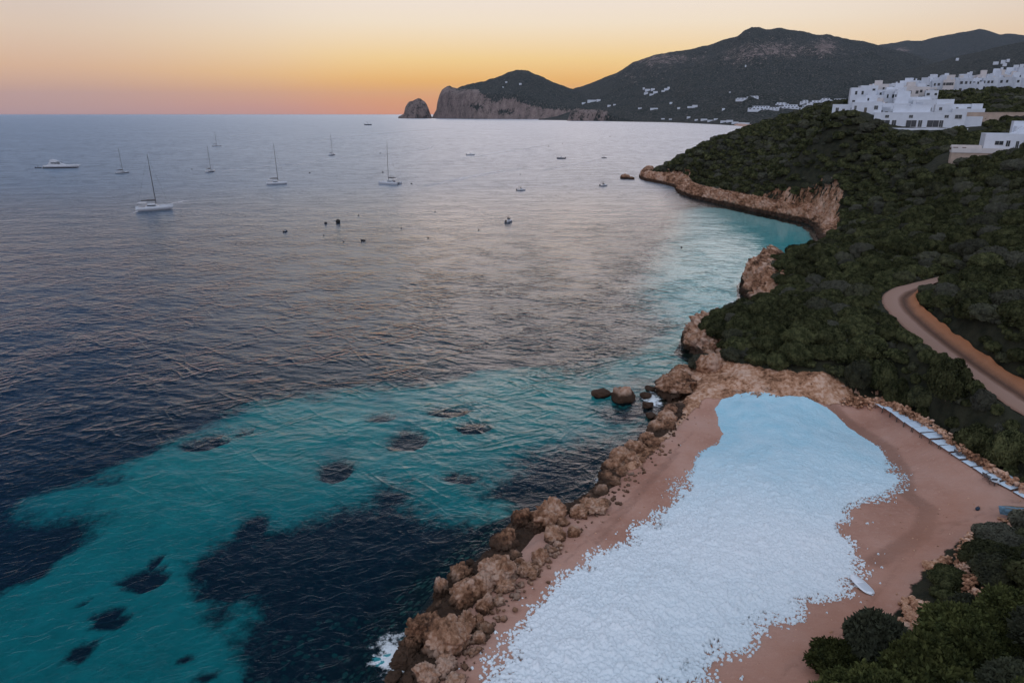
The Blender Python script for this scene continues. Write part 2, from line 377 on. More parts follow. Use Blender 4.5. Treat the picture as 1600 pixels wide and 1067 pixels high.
near = np.argmin(((GX[..., None] - road[::2, 0])**2 + (GY[..., None] - road[::2, 1])**2), -1); rz = road[::2, 2][near]
rb = smooth(5.5, 2.4, rd); H = H*(1 - rb) + rz*rb
def ter(x, y):
    i = np.clip(np.searchsorted(gx, x) - 1, 0, len(gx) - 2); j = np.clip(np.searchsorted(gy, y) - 1, 0, len(gy) - 2)
    u = np.clip((x - gx[i])/(gx[i + 1] - gx[i]), 0, 1); v = np.clip((y - gy[j])/(gy[j + 1] - gy[j]), 0, 1)
    return H[i, j]*(1 - u)*(1 - v) + H[i + 1, j]*u*(1 - v) + H[i, j + 1]*(1 - u)*v + H[i + 1, j + 1]*u*v
def hit(px, py, off=0.0, d0=30, d1=900):
    """where the sight line through that pixel meets the near land (raised by off)"""
    ds = np.linspace(d0, d1, 4000); d = ray(px, py); t = ds/math.hypot(d[0], d[1]); x, y, z = d[0]*t, d[1]*t, CAM_H + d[2]*t
    k = np.nonzero(z < ter(x, y) + off)[0]
    return None if not len(k) else np.array([x[k[0]], y[k[0]], ter(x[k[0]], y[k[0]])])
damp_line = np.array(P([(1290, 640), (1345, 668), (1390, 700), (1412, 735), (1415, 770), (1450, 800), (1440, 840), (1370, 880)], 1.3))
damp = smooth(2.6, .2, seg_dist(GX, GY, damp_line, False))*.7
for ln, wd in (([(930, 850), (1010, 760), (1060, 705)], .8), ([(1395, 860), (1440, 830), (1500, 822)], .6)):
    damp = np.maximum(damp, smooth(wd*1.6, .1, seg_dist(GX, GY, np.array(P(ln, 1.4)), False))*.55)
for k_, ln in enumerate(([(1590, 800), (1500, 815), (1420, 850), (1370, 920), (1290, 1000), (1200, 1060)], [(1595, 806), (1506, 823), (1430, 858), (1382, 926), (1302, 1006), (1212, 1066)], [(1380, 650), (1440, 700), (1500, 760), (1520, 800)], [(880, 880), (960, 800), (1030, 730), (1085, 670)])):
    damp = np.maximum(damp, smooth(.75, .1, seg_dist(GX, GY, chaikin(np.array(P(ln, 1.4)), 2), False))*(.42 + .1*(k_ % 2)))
redp = np.array(P([(1500, 770), (1560, 800), (1480, 850), (1420, 920), (1330, 1000), (1180, 1070), (1280, 1070), (1120, 1090), (1250, 980), (1350, 930), (1400, 860), (1440, 800)], 1.6))
red = smooth(-3, 4, sdf(GX, GY, redp))
V = np.stack([GX, GY, H], -1).reshape(-1, 3); F = grid_faces(len(gx), len(gy))
keep = (H.ravel()[F] > -3.1).any(1)
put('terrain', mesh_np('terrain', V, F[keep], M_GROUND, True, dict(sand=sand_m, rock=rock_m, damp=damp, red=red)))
tag(bpy.data.objects['terrain'], kind='structure')

# ---------------------------------------------------------------- dirt road with its worn tracks and earth bank
def road_mat():
    m, n = newmat('dirt_road'); pos = n('ShaderNodeNewGeometry').outputs['Position']
    u = attr(n, 'u'); nz = n.noise(pos, .5, 5, .65); nf = n.noise(pos, 6, 4, .7)
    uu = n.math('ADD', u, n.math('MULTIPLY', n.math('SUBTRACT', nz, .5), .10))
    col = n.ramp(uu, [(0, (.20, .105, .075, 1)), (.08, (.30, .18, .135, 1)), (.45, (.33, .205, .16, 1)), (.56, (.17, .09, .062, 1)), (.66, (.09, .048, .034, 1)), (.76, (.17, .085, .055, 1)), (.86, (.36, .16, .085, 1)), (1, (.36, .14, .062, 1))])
    col = n.mixc(n.math('MULTIPLY', n.sstep(nf, .5, .75), .35), col, (.36, .24, .185, 1))
    nm = n('ShaderNodeBump', {'Strength': 1.0, 'Distance': .12, 'Height': n.math('ADD', nf, n.math('MULTIPLY', nz, 2.0))}).outputs[0]
    finish(n, bsdf(n, col, .95, nm, .2)); return m
rs, _ = resample(road, .6)
tg = np.gradient(rs[:, :2], axis=0); tg /= np.linalg.norm(tg, axis=1)[:, None]; nr = np.stack([-tg[:, 1], tg[:, 0]], 1)
# going from the camera side away, +n is the seaward side
us = np.linspace(0, 1, 15); offs = 2.5 - us*5.3
bank = np.interp(us, [0, .06, .5, .78, .9, 1], [.05, .22, .16, .16, .9, 1.3])
bank_n = fbm(rs[:, 0][:, None]*.5 + us*3, rs[:, 1][:, None]*.5, oct=4, seed=12)*np.interp(us, [0, .1, .75, 1], [.12, .03, .03, .5])
RV = np.zeros((len(rs), 15, 3)); RV[..., 0] = rs[:, 0:1] + nr[:, 0:1]*offs; RV[..., 1] = rs[:, 1:2] + nr[:, 1:2]*offs
RV[..., 2] = rs[:, 2:3] + bank + bank_n
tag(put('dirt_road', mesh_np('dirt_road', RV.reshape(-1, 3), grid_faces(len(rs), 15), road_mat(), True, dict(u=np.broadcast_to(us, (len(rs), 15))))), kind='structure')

# ---------------------------------------------------------------- sea bed and sea
sxs = np.r_[-grow(95, 96, 1.1, 27000, 1.09)[::-1], np.arange(-94, 150, 1.1), grow(150, 151, 1.1, 27000, 1.09)]
sys_ = np.r_[-grow(10, 11, 4, 400, 1.4)[::-1], np.arange(5, 250, 1.1), grow(250, 251, 1.2, 33000, 1.07)]
SX, SY = np.meshgrid(sxs, sys_, indexing='ij')
SD = np.where((np.abs(SX) < 1200) & (SY < 1100), 0, 400.0); msk = SD == 0
tmp = SD.copy(); tmp[msk] = -sdf(SX[msk], SY[msk], coast); SD = tmp          # metres off the shore (negative = under land)
spx, spy, _ = proj(SX, SY, 0*SX)
spx = np.where(SY > 5, spx, -9999)
sand_px = [(-60, 1130), (-60, 960), (20, 905), (75, 880), (110, 845), (165, 795), (140, 775), (75, 800), (20, 790), (60, 765), (150, 748), (215, 720), (290, 690), (345, 672), (400, 648), (470, 622), (560, 604), (650, 598), (740, 600), (830, 596), (930, 585),
           (1000, 545), (1060, 520), (1110, 498), (1160, 486), (1170, 500), (1100, 515), (1075, 560), (1025, 590), (990, 610), (930, 640), (890, 655), (865, 690), (830, 705), (800, 735), (745, 768), (775, 790), (705, 797), (640, 782), (652, 755), (590, 745), (562, 770),
           (500, 776), (420, 812), (345, 832), (292, 858), (285, 890), (300, 925), (335, 935), (325, 970), (375, 938), (402, 942), (372, 985), (365, 1010), (372, 1060), (385, 1130)]
cove_px = [(1290, 380), (1284, 350), (1240, 338), (1190, 328), (1130, 316), (1085, 322), (1060, 385), (1035, 440), (1060, 480), (1110, 500), (1168, 486), (1175, 470), (1165, 440), (1190, 415), (1240, 395)]
def pxsdf(poly): return sdf(spx, spy, poly)
msd = np.full(SX.shape, -99.0); vis = (spx > -400) & (spx < 2000) & (spy > 300) & (spy < 1500)
msd[vis] = sdf(SX[vis], SY[vis], np.array(P(sand_px, -3)))
mcv = np.full(SX.shape, -99.0); mcv[vis] = sdf(SX[vis], SY[vis], np.array(P(cove_px, -1)))
wob = fbm(SX*.18, SY*.18, oct=5, seed=31)*2.6
wob2 = wob + fbm(SX*.6, SY*.6, oct=3, seed=35)*1.2 + fbm(SX*.045, SY*.07, oct=4, seed=38)*9*smooth(55, 100, SY)
sandm = smooth(-3.2 - 9*smooth(60, 110, SY), 3.0 + 6*smooth(60, 110, SY), msd + wob2)
for (cx, cy, rx, ry) in ((520, 732, 27, 15), (640, 687, 20, 10), (220, 890, 34, 15), (165, 950, 27, 12), (122, 1003, 20, 20), (285, 1015, 18, 7), (392, 815, 24, 15), (742, 665, 20, 8), (381, 673, 10, 6), (130, 925, 7, 6), (315, 1040, 10, 8), (700, 640, 30, 8), (600, 650, 12, 5), (320, 687, 25, 10), (725, 740, 40, 10), (245, 862, 8, 6)):
    c0 = W(cx, cy, -3); ax = abs(W(cx + rx, cy, -3)[0] - c0[0]); ay = abs(W(cx, cy - ry, -3)[1] - c0[1])
    q = 1 - np.sqrt(((SX - c0[0])/ax)**2 + ((SY - c0[1])/ay)**2)
    sandm *= 1 - smooth(-.25, .3, q + wob2*.16)
cov = smooth(-22, 10, mcv); calm_a = np.zeros_like(SX); cm = np.array(P([(1320, 380), (1275, 335), (1060, 290), (1090, 325), (1130, 370), (1150, 415), (1185, 430), (1250, 410)], 0)); calm_a[vis] = smooth(-34, 22, sdf(SX[vis], SY[vis], cm))
shore_rock = smooth(9, 3, SD + wob*1.5)*(SY < 75)
cob = np.zeros_like(SX); cp2 = np.array(P([(375, 1130), (380, 1010), (450, 960), (520, 930), (600, 930), (650, 900), (640, 1000), (600, 1130)], -2)); cob[vis] = smooth(-2.5, 3, sdf(SX[vis], SY[vis], cp2) + wob[vis])
deep = smooth(20, 260, SD)
depth = (4.1 - 1.4*smooth(48, 90, SY))*sandm + (1 - sandm)*(4.2 + 10*deep)
depth = depth + (-depth + 5.6)*0
far_tint = smooth(70, 180, SY); depth = depth*(1 - sandm*far_tint*.35)
depth = depth*(1 - cov) + cov*(1.1 + 1.0*smooth(18, 0, mcv))
depth = np.minimum(depth, .35 + np.maximum(SD, 0)*.55)
depth = np.maximum(depth, .15)
SZ = -depth - .3 + fbm(SX*.3, SY*.3, oct=3, seed=8)*.25
SZ = np.where(SD < 0, np.minimum(SZ, -1.2 + SD*.1), SZ)
def seabed_mat():
    m, n = newmat('seabed'); pos = n('ShaderNodeNewGeometry').outputs['Position']
    e = n.math('MULTIPLY', n.math('SUBTRACT', n.noise(pos, .8, 6, .75), .5), 1.3)
    fs = n.sstep(n.math('ADD', attr(n, 'sandy'), e), .12, .88)
    sand = n.ramp(n.noise(pos, .25, 5, .6), [(.3, (.46, .44, .37, 1)), (.7, (.66, .63, .54, 1))])
    tuft = n.noise(pos, .5, 3, .6); sand = n.mixc(attr(n, 'pale'), sand, (.80, .80, .76, 1)); sand = n.mixc(n.math('MULTIPLY', n.sstep(tuft, .55, .70), .25), sand, (.16, .15, .12, 1))
    grass = n.ramp(n.noise(pos, .9, 5, .7), [(.35, (.004, .008, .009, 1)), (.7, (.022, .032, .028, 1))])
    vo = n('ShaderNodeTexVoronoi', {'Vector': n('ShaderNodeVectorMath', {0: pos, 1: n('ShaderNodeTexNoise', {'Vector': pos, 'Scale': .9, 'Detail': 3.0}).outputs['Color']}, operation='ADD').outputs[0], 'Scale': 1.15}); st = n('ShaderNodeSeparateColor', {0: vo.outputs['Color']}).outputs[0]
    stones = n.mixc(n.sstep(vo.outputs['Distance'], .28, .52), n.ramp(st, [(.2, (.02, .03, .022, 1)), (.9, (.11, .12, .085, 1))]), (.01, .016, .013, 1))
    col = n.mixc(fs, grass, sand); col = n.mixc(n.sstep(n.math('ADD', attr(n, 'stones'), e), .4, .65), col, stones)
    finish(n, bsdf(n, col, 1.0, None, 0.0)); return m
tag(put('seabed', mesh_np('seabed', np.stack([SX, SY, SZ], -1).reshape(-1, 3), grid_faces(*SX.shape), seabed_mat(), True, dict(sandy=np.maximum(sandm, cov), stones=np.maximum(cob, shore_rock*.8), pale=cov))), kind='structure')

WAVE = 1.0
def water_mat():
    m, n = newmat('sea_water'); pos = n('ShaderNodeNewGeometry').outputs['Position']
    def wavelet(rot, sl, ss, typ='RIDGED_MULTIFRACTAL', detail=2.0, rough=.5, dist=0.0):
        mp = n('ShaderNodeMapping', {0: pos, 'Rotation': (0, 0, R(rot)), 'Scale': (sl, ss, 1)}, vector_type='TEXTURE')
        nn = n('ShaderNodeTexNoise', {'Vector': mp, 'Scale': 1.0, 'Detail': detail, 'Roughness': rough, 'Distortion': dist}, noise_type=typ, noise_dimensions='2D')
        return nn.outputs[0]
    def add(*a):
        r = a[0]
        for q in a[1:]: r = n.math('ADD', r, q)
        return r
    mul = lambda a, b: n.math('MULTIPLY', a, b)
    def crest(rot, sl, ss, k, seed, dist=.7, detail=2.0):
        """thin sharp crest lines: 1 on the crest, falling off quickly"""
        mp = n('ShaderNodeMapping', {0: pos, 'Location': (seed*13.7, seed*7.1, 0), 'Rotation': (0, 0, R(rot)), 'Scale': (sl, ss, 1)}, vector_type='TEXTURE')
        nn = n('ShaderNodeTexNoise', {'Vector': mp, 'Scale': 1.0, 'Detail': detail, 'Roughness': .45, 'Distortion': dist}, noise_type='FBM', noise_dimensions='2D', normalize=True).outputs[0]
        a = n.math('ABSOLUTE', n.math('SUBTRACT', nn, .5)); r = n.math('SUBTRACT', 1.0, n.math('MULTIPLY', a, 3.2), clamp=True)
        return n.math('POWER', r, k)
    calm = attr(n, 'calm')
    yy = n('ShaderNodeSeparateXYZ', {0: pos}).outputs[1]
    lee = n.sstep(yy, 55, 120)
    brk = n.sstep(n.noise(pos, .07, 3, .6), .36, .62)
    crests = add(mul(crest(36, 12, 5.0, 4.0, 1), .10), mul(crest(-40, 11, 4.7, 4.0, 2), .10), mul(crest(14, 9, 3.2, 3.5, 3), .045), mul(crest(-64, 6, 2.4, 3.5, 5), .022), mul(crest(66, 6, 2.2, 3.5, 6), .022))
    h = add(mul(mul(crests, brk), n.math('ADD', .16, mul(lee, 1.1))), mul(wavelet(3, 42, 15, 'FBM', 1.0), .40),
            mul(n.math('ADD', mul(wavelet(-6, 3.0, 1.2, 'FBM', 2.0, .5), .09), mul(wavelet(-20, 7, 2.6, 'FBM', 1.0, .5), .20)), n.math('ADD', .38, mul(lee, .62))), mul(crest(25, 2.4, 1.3, 5.0, 7), .016), mul(crest(-35, 1.5, .8, 5.0, 8), .008))
    patch = n.noise(pos, .010, 3, .5)                       # gusts: rougher and calmer lanes
    h = mul(h, n('ShaderNodeMapRange', {0: patch, 1: .3, 2: .7, 3: .75, 4: 1.2}).outputs[0])
    h = mul(h, n.math('SUBTRACT', 1.0, mul(calm, .88)))
    nm = n('ShaderNodeBump', {'Strength': 1.0, 'Distance': WAVE, 'Height': h}).outputs[0]
    fr = n('ShaderNodeFresnel', {'IOR': 1.45, 'Normal': nm}).outputs[0]
    dep = attr(n, 'depth')
    comb = n('ShaderNodeCombineColor')
    for i, k in enumerate((.60, .105, .082)):
        n.l.new(n.math('POWER', math.e, mul(dep, -k)), comb.inputs[i])
    tr = n('ShaderNodeBsdfTransparent', {'Color': comb.outputs[0]}).outputs[0]
    body = n('ShaderNodeBsdfDiffuse', {'Color': (.003, .044, .105, 1), 'Normal': nm}).outputs[0]
    under = n('ShaderNodeMixShader', {0: n.math('MULTIPLY', n.sstep(dep, 0, 14), .32), 1: tr, 2: body}).outputs[0]
    rgh = n.math('SUBTRACT', n('ShaderNodeMapRange', {0: yy, 1: 140, 2: 460, 3: .085, 4: .38}).outputs[0], mul(calm, .16), clamp=True)
    gl = n('ShaderNodeBsdfGlossy', {'Color': (.80, .90, 1, 1), 'Roughness': rgh, 'Normal': nm}, distribution='GGX').outputs[0]
    finish(n, n('ShaderNodeMixShader', {0: fr, 1: under, 2: gl}).outputs[0]); return m
keepw = (SD.ravel()[grid_faces(*SX.shape)] > -14).any(1)
tag(put('sea', mesh_np('sea', np.stack([SX, SY, 0*SX], -1).reshape(-1, 3), grid_faces(*SX.shape)[keepw], water_mat(), True, dict(depth=depth, calm=calm_a))), kind='structure')
# ---------------------------------------------------------------- far mountains and headlands (real distance and height)
def mountain_mat():
    m, n = newmat('mountain_side'); pos = n('ShaderNodeNewGeometry').outputs['Position']
    mp = n('ShaderNodeMapping', {0: pos, 'Scale': (.02, .02, .012)}).outputs[0]
    a = n.noise(mp, 1.0, 8, .62); b = n.noise(mp, 5.0, 6, .6)
    scrub = n.ramp(b, [(.36, (.012, .016, .014, 1)), (.5, (.036, .040, .034, 1)), (.60, (.08, .078, .07, 1)), (.68, (.17, .15, .135, 1))])
    rock = n.ramp(n.math('ADD', n.math('MULTIPLY', a, .6), n.math('MULTIPLY', b, .4)), [(.36, (.09, .07, .062, 1)), (.5, (.20, .15, .135, 1)), (.66, (.32, .25, .225, 1))])
    e = n.math('MULTIPLY', n.math('SUBTRACT', n.math('ADD', n.math('MULTIPLY', a, .6), n.math('MULTIPLY', b, .6)), .6), 1.7)
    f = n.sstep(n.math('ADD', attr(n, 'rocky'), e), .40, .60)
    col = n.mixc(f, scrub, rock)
    nm = n('ShaderNodeBump', {'Strength': 1.0, 'Distance': 14.0, 'Height': n.math('ADD', a, b)}).outputs[0]
    finish(n, bsdf(n, col, .95, nm, .1)); return m
M_MTN = mountain_mat()
def interp_px(l, px): l = np.array(l, float); return np.interp(px, l[:, 0], l[:, 1])
MTN = {}
def mountain(name, ridge, Dl, Bl, prof, rock=None, nv=150, npx=2.0, rough=.10, seed=1, back=.6, zmin=-2, cells=6):
    """ridge: silhouette seen from the sea, stood up at distance Dl, running down to its foot at distance Bl and down behind"""
    p0, p1 = ridge[0][0], ridge[-1][0]; pxs = np.arange(p0, p1 + .1, npx)
    py = interp_px(ridge, pxs); Dd = interp_px(Dl, pxs); Bd = interp_px(Bl, pxs)
    zr = np.array([Wd(a, b, d)[2] for a, b, d in zip(pxs, py, Dd)]); zr = np.maximum(zr, zmin + 1)
    dirx = np.array([px_dir(a)[0]/px_dir(a)[1] for a in pxs])
    t = np.r_[np.linspace(0, 1, nv), 1 + np.linspace(0, back, nv//4)[1:]]
    PXg, T = np.meshgrid(pxs, t, indexing='ij')
    Y = Bd[:, None] + (Dd - Bd)[:, None]*T; X = dirx[:, None]*Y
    f = np.where(T <= 1, prof(np.minimum(T, 1), PXg), 1 - smooth(0, back, T - 1)*1.0)
    zz = zr[:, None]*f
    env = np.sin(np.pi*np.clip(T, 0, 1))**.7*smooth(0, .06, T)
    L = (Dd - Bd).mean()
    n1 = fbm(X/L*cells, Y/L*cells, oct=6, seed=seed, ridged=True); n2 = fbm(X/L*cells*5, Y/L*cells*5, oct=4, seed=seed + 5)
    zz = zz + zr[:, None]*(rough*n1*env + rough*.22*n2*smooth(0, .1, T))
    zz = np.where(T <= 0, np.minimum(zz, zmin), zz)
    zz[:, 0] = zmin - 4
    rk = np.zeros_like(X) if rock is None else rock(PXg, zz, T, X, Y)
    V = np.stack([X, Y, zz], -1).reshape(-1, 3)
    o = put(name, mesh_np(name, V, grid_faces(len(pxs), len(t)), M_MTN, True, dict(rocky=rk))); tag(o, kind='structure')
    MTN[name] = (pxs, Bd, Dd, t, zz, dirx)
    return o
def far_hit(name, px, py, off=0.0):
    """point on a far mountain seen through that pixel"""
    pxs, Bd, Dd, t, zz, dirx = MTN[name]; i = int(np.clip(np.searchsorted(pxs, px), 0, len(pxs) - 1))
    ys = Bd[i] + (Dd[i] - Bd[i])*t; d = ray(px, py); tt = ys/d[1]; zl = CAM_H + d[2]*tt
    k = np.nonzero(zl < zz[i] + off)[0]
    if not len(k): return None
    y = ys[k[0]]; return np.array([d[0]/d[1]*y, y, zz[i, k[0]]])
def g2(px, py, cx, cy, rx, ry): return np.exp(-((px - cx)/rx)**2 - ((py - cy)/ry)**2)
def pyof(X, Y, Z): return proj(X, Y, Z)[1]
ridge1 = [(840, 186), (870, 160), (885, 145), (897, 138), (905, 136), (930, 127), (960, 114), (975, 104), (985, 99), (1000, 94), (1015, 88), (1040, 82), (1060, 80), (1090, 74), (1120, 66), (1140, 60), (1150, 52), (1160, 47), (1170, 46), (1188, 50), (1203, 48),
          (1230, 53), (1260, 58), (1275, 57), (1290, 62), (1310, 68), (1345, 72), (1400, 84), (1480, 105), (1600, 130), (1760, 150)]
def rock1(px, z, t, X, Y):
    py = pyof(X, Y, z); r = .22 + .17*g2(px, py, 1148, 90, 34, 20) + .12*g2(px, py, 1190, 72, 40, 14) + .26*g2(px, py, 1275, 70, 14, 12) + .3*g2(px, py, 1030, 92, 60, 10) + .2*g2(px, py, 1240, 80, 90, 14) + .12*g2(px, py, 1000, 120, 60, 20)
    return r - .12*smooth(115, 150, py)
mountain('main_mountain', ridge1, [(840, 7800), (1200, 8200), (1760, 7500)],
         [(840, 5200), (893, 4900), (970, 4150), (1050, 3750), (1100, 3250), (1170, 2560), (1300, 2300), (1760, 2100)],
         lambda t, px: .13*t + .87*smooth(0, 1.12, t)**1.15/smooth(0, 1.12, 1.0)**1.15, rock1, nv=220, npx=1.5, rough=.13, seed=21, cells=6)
ridge2 = [(1240, 110), (1300, 84), (1345, 73), (1360, 70), (1380, 67), (1400, 63.5), (1420, 64.5), (1440, 58), (1460, 54), (1480, 50), (1505, 45), (1515, 47), (1535, 53), (1560, 53.5), (1590, 58), (1640, 66), (1800, 72)]
def rock2(px, z, t, X, Y):
    py = pyof(X, Y, z); return .05 + .5*g2(px, py, 1390, 80, 22, 8) + .25*g2(px, py, 1470, 85, 60, 8)
mountain('distant_mountain', ridge2, [(1240, 11500), (1800, 11000)], [(1240, 7000), (1800, 6500)], lambda t, px: t**1.2, rock2, nv=110, npx=2, rough=.06, seed=44)
ridge3 = [(1280, 158), (1340, 135), (1400, 112), (1440, 100), (1480, 88), (1520, 78), (1560, 69), (1600, 59), (1660, 48), (1800, 30)]
mountain('wooded_ridge', ridge3, [(1280, 5200), (1800, 4200)], [(1280, 2600), (1800, 1500)], lambda t, px: t**1.1, lambda px, z, t, X, Y: .02 + 0*px, nv=110, npx=2, rough=.06, seed=61)
ridge0 = [(674, 186), (677, 180), (682, 172), (684, 160), (688, 148), (692, 141), (700, 136), (704, 135), (709, 138), (716, 139), (722, 136), (732, 133), (745, 131), (758, 128), (775, 122), (788, 117), (798, 112), (806, 110.5), (815, 110), (826, 112), (838, 117), (850, 122), (862, 128), (875, 133),
          (890, 138), (905, 142), (925, 160), (945, 186)]
def prof0(t, px):
    k = np.interp(px, [680, 700, 720, 760, 800, 850], [.22, .25, .3, .55, .8, .95]); cl = np.interp(px, [680, 740, 800, 860, 950], [.55, .5, .38, .26, .3])
    return np.minimum(1, smooth(0, .07, t)*cl + (1 - cl)*t**k)
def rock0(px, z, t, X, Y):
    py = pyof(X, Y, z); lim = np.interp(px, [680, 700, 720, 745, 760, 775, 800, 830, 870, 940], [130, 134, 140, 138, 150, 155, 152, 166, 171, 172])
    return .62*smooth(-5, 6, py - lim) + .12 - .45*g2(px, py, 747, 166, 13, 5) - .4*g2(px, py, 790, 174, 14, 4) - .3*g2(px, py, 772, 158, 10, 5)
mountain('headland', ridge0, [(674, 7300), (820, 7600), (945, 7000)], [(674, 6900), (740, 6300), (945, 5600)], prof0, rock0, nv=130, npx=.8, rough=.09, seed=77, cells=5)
ridgeL = [(886, 189), (889, 182), (892, 173), (905, 170), (930, 171), (945, 173), (955, 178), (970, 182), (990, 187)]
mountain('low_headland', ridgeL, [(886, 4900), (990, 4450)], [(886, 4600), (940, 4450), (990, 4180)], lambda t, px: np.minimum(1, smooth(0, .12, t)*.75 + .25*t), lambda px, z, t, X, Y: .55 - .6*smooth(945, 965, px) - .3*smooth(.5, .9, t), nv=60, npx=.6, rough=.16, seed=81)
ridgeI = [(622, 183), (627, 180.5), (631, 178), (634, 168), (637, 163), (640, 160), (646, 158.5), (652, 156), (656, 154.5), (660, 157), (664, 159), (667, 163), (670, 170), (672, 177), (674, 182), (676, 184)]
mountain('sea_stack', ridgeI, [(620, 7000), (680, 7000)], [(620, 6850), (650, 6780), (680, 6850)], lambda t, px: np.minimum(1, smooth(0, .1, t)*.5 + .5*t**.4), lambda px, z, t, X, Y: .62 + 0*px, nv=60, npx=.5, rough=.14, seed=90)
o = bpy.data.objects['sea_stack']; del o['kind']; tag(o, 'tall rocky islet standing alone off the tip of the far headland', 'islet')
# pale beach line at the head of the bay
pts = np.array([W(a, b, 0.) for a, b in [(1040, 190.2), (1080, 191.4), (1110, 193), (1140, 195.5), (1172, 199.4), (1200, 203)]])
ps, _ = resample(pts, 20); V = []
for k, (x, y) in enumerate(ps):
    for j, (oy, z) in enumerate(((-25, -1.0), (0, 1.2), (60, 3), (170, 7), (260, 4))): V.append((x*(1 + oy/y), y + oy, z))
m_, n_ = newmat('far_sand'); finish(n_, bsdf(n_, n_.mixc(n_.noise(n_('ShaderNodeNewGeometry').outputs['Position'], .02, 4), (.34, .20, .15, 1), (.46, .30, .24, 1)), .95))
tag(put('far_beach', mesh_np('far_beach', V, grid_faces(len(ps), 5), m_)), kind='structure')

# ---------------------------------------------------------------- cliffs along the coast
def cliff(name, path, hl, wl, inner=1.5, seed=0, step=.45, nv=22, rough=.3, m=None, side=1, label=None, foot=-.8, cell=.35):
    """rock band: path of (x, y) along the water, land on the left when side=1; hl, wl: heights and widths along it (0..1, value)"""
    p = chaikin(path, 2); s, d = resample(p, step); tt = d/d[-1]; h = interp_px(hl, tt); wd = interp_px(wl, tt)
    tg = np.gradient(s, axis=0); tg /= np.linalg.norm(tg, axis=1)[:, None]; nrm = np.stack([-tg[:, 1], tg[:, 0]], 1)*side
    for _ in range(6): nrm = (np.roll(nrm, 1, 0) + nrm*2 + np.roll(nrm, -1, 0))/4 if len(nrm) > 8 else nrm
    nrm[0] = nrm[1]; nrm[-1] = nrm[-2]; nrm /= np.linalg.norm(nrm, axis=1)[:, None]
    u = np.linspace(0, 1, nv)
    prof_o = np.interp(u, [0, .12, .3, .55, .75, .9, 1], [-.18, -.02, .10, .35, .62, .95, 1.15]); prof_z = np.interp(u, [0, .12, .3, .55, .75, .9, 1], [-.3, .0, .42, .80, 1.0, .95, .55])
    X = s[:, 0:1] + nrm[:, 0:1]*prof_o*wd[:, None]; Y = s[:, 1:2] + nrm[:, 1:2]*prof_o*wd[:, None]; Z = prof_z*h[:, None] + np.where(prof_z < 0, foot, 0)
    bse = ter(X, Y); Z = Z + np.where(u > .5, np.maximum(bse - Z - .3, 0)*smooth(.5, .8, u), 0)
    e = np.minimum(h, 5)[:, None]*np.ones_like(X)
    a = fbm(X*cell, Y*cell, Z*cell, oct=5, seed=seed, ridged=True); b = fbm(X*cell*2.7, Y*cell*2.7, Z*cell*2.2, oct=4, seed=seed + 3)
    c = fbm(tt[:, None]*d[-1]*.55 + 0*X, Z*.12, oct=3, seed=seed + 9, ridged=True)
    k_ = cell*1.7; f1, f2, fr_ = worley(X*k_, Y*k_, Z*k_*1.2, seed); blk = (fr_ - .5)*1.1 - 1.0*smooth(.16, 0, f2 - f1)
    k2 = cell*4.6; g1, g2_, gr_ = worley(X*k2, Y*k2, Z*k2, seed + 4); blk = blk + .45*((gr_ - .5) - .8*smooth(.16, 0, g2_ - g1))
    dsp = (a*.5 + b*.4 + c*.4 + blk*.75)*rough*e
    slope = np.gradient(prof_z, u); slope = slope/np.hypot(slope, 1.2)
    X = X - nrm[:, 0:1]*dsp*.8; Y = Y - nrm[:, 1:2]*dsp*.8; Z = Z + dsp*.6*smooth(0.05, .3, u)
    V = np.stack([X, Y, Z], -1).reshape(-1, 3)
    o = put(name, mesh_np(name, V, grid_faces(len(s), nv), m or M_CLIFF)); tag(o, kind='structure'); return o
cliff('cove_cliff', P([(1284, 380), (1276, 366), (1272, 352), (1240, 344), (1200, 336), (1160, 327), (1110, 316), (1064, 305), (1056, 296), (1056, 290)]),
      [(0, 1.6), (.1, 2.8), (.2, 4.2), (.4, 6.4), (.6, 6.2), (.8, 7.0), (.93, 7.6), (1, 7)], [(0, 5), (.12, 8), (.3, 8.5), (.6, 8), (1, 8)], seed=3, side=-1, rough=.38, nv=36, step=.35)
cliff('point_cliff', P([(1058, 294), (1040, 288.5), (1020, 285), (1003, 281.5), (999, 276), (1006, 271)]), [(0, 6.5), (.3, 6.5), (.7, 6.0), (1, 6)], [(0, 8), (.5, 7), (1, 7)], seed=13, side=-1)
cliff('cove_mouth_cliff', P([(1196, 486), (1186, 480), (1172, 472), (1164, 463), (1160, 448), (1166, 436), (1184, 420), (1200, 411)]), [(0, 3), (.15, 6.5), (.5, 7.5), (.8, 7), (1, 4.5)], [(0, 6), (.3, 9), (.7, 7), (1, 4)], seed=23, side=-1, rough=.4)
cliff('red_point_cliff', P([(1108, 577), (1098, 573), (1094, 562), (1080, 550), (1067, 541), (1070, 526), (1080, 518), (1100, 508), (1130, 499)]), [(0, 2), (.25, 2.6), (.45, 4.6), (.7, 4.4), (1, 3)], [(0, 2), (.3, 3), (.55, 4.5), (1, 3.5)], seed=33, side=-1, step=.3)
cliff('shelf_cliff', P([(1372, 641), (1310, 640), (1250, 642), (1210, 643), (1180, 641), (1150, 635), (1120, 629), (1104, 627)], 1.0), [(0, 1.2), (.2, 2.3), (.5, 3.0), (.8, 3.2), (1, 2.6)], [(0, 1.5), (.3, 2.2), (1, 3.0)], seed=43, side=-1, step=.16, nv=36, foot=.6, rough=.22, cell=.6)
cliff('shore_ledge', P([(1046, 640), (1036, 652), (1026, 670), (1004, 690), (962, 712), (944, 742), (935, 757), (905, 783), (868, 793)]), [(0, 1.6), (.25, 1.3), (.5, 1.0), (.7, 1.3), (1, .8)], [(0, 3.0), (.5, 2.6), (1, 2.4)], seed=53, side=1, step=.13, nv=40, rough=.30, cell=.7)
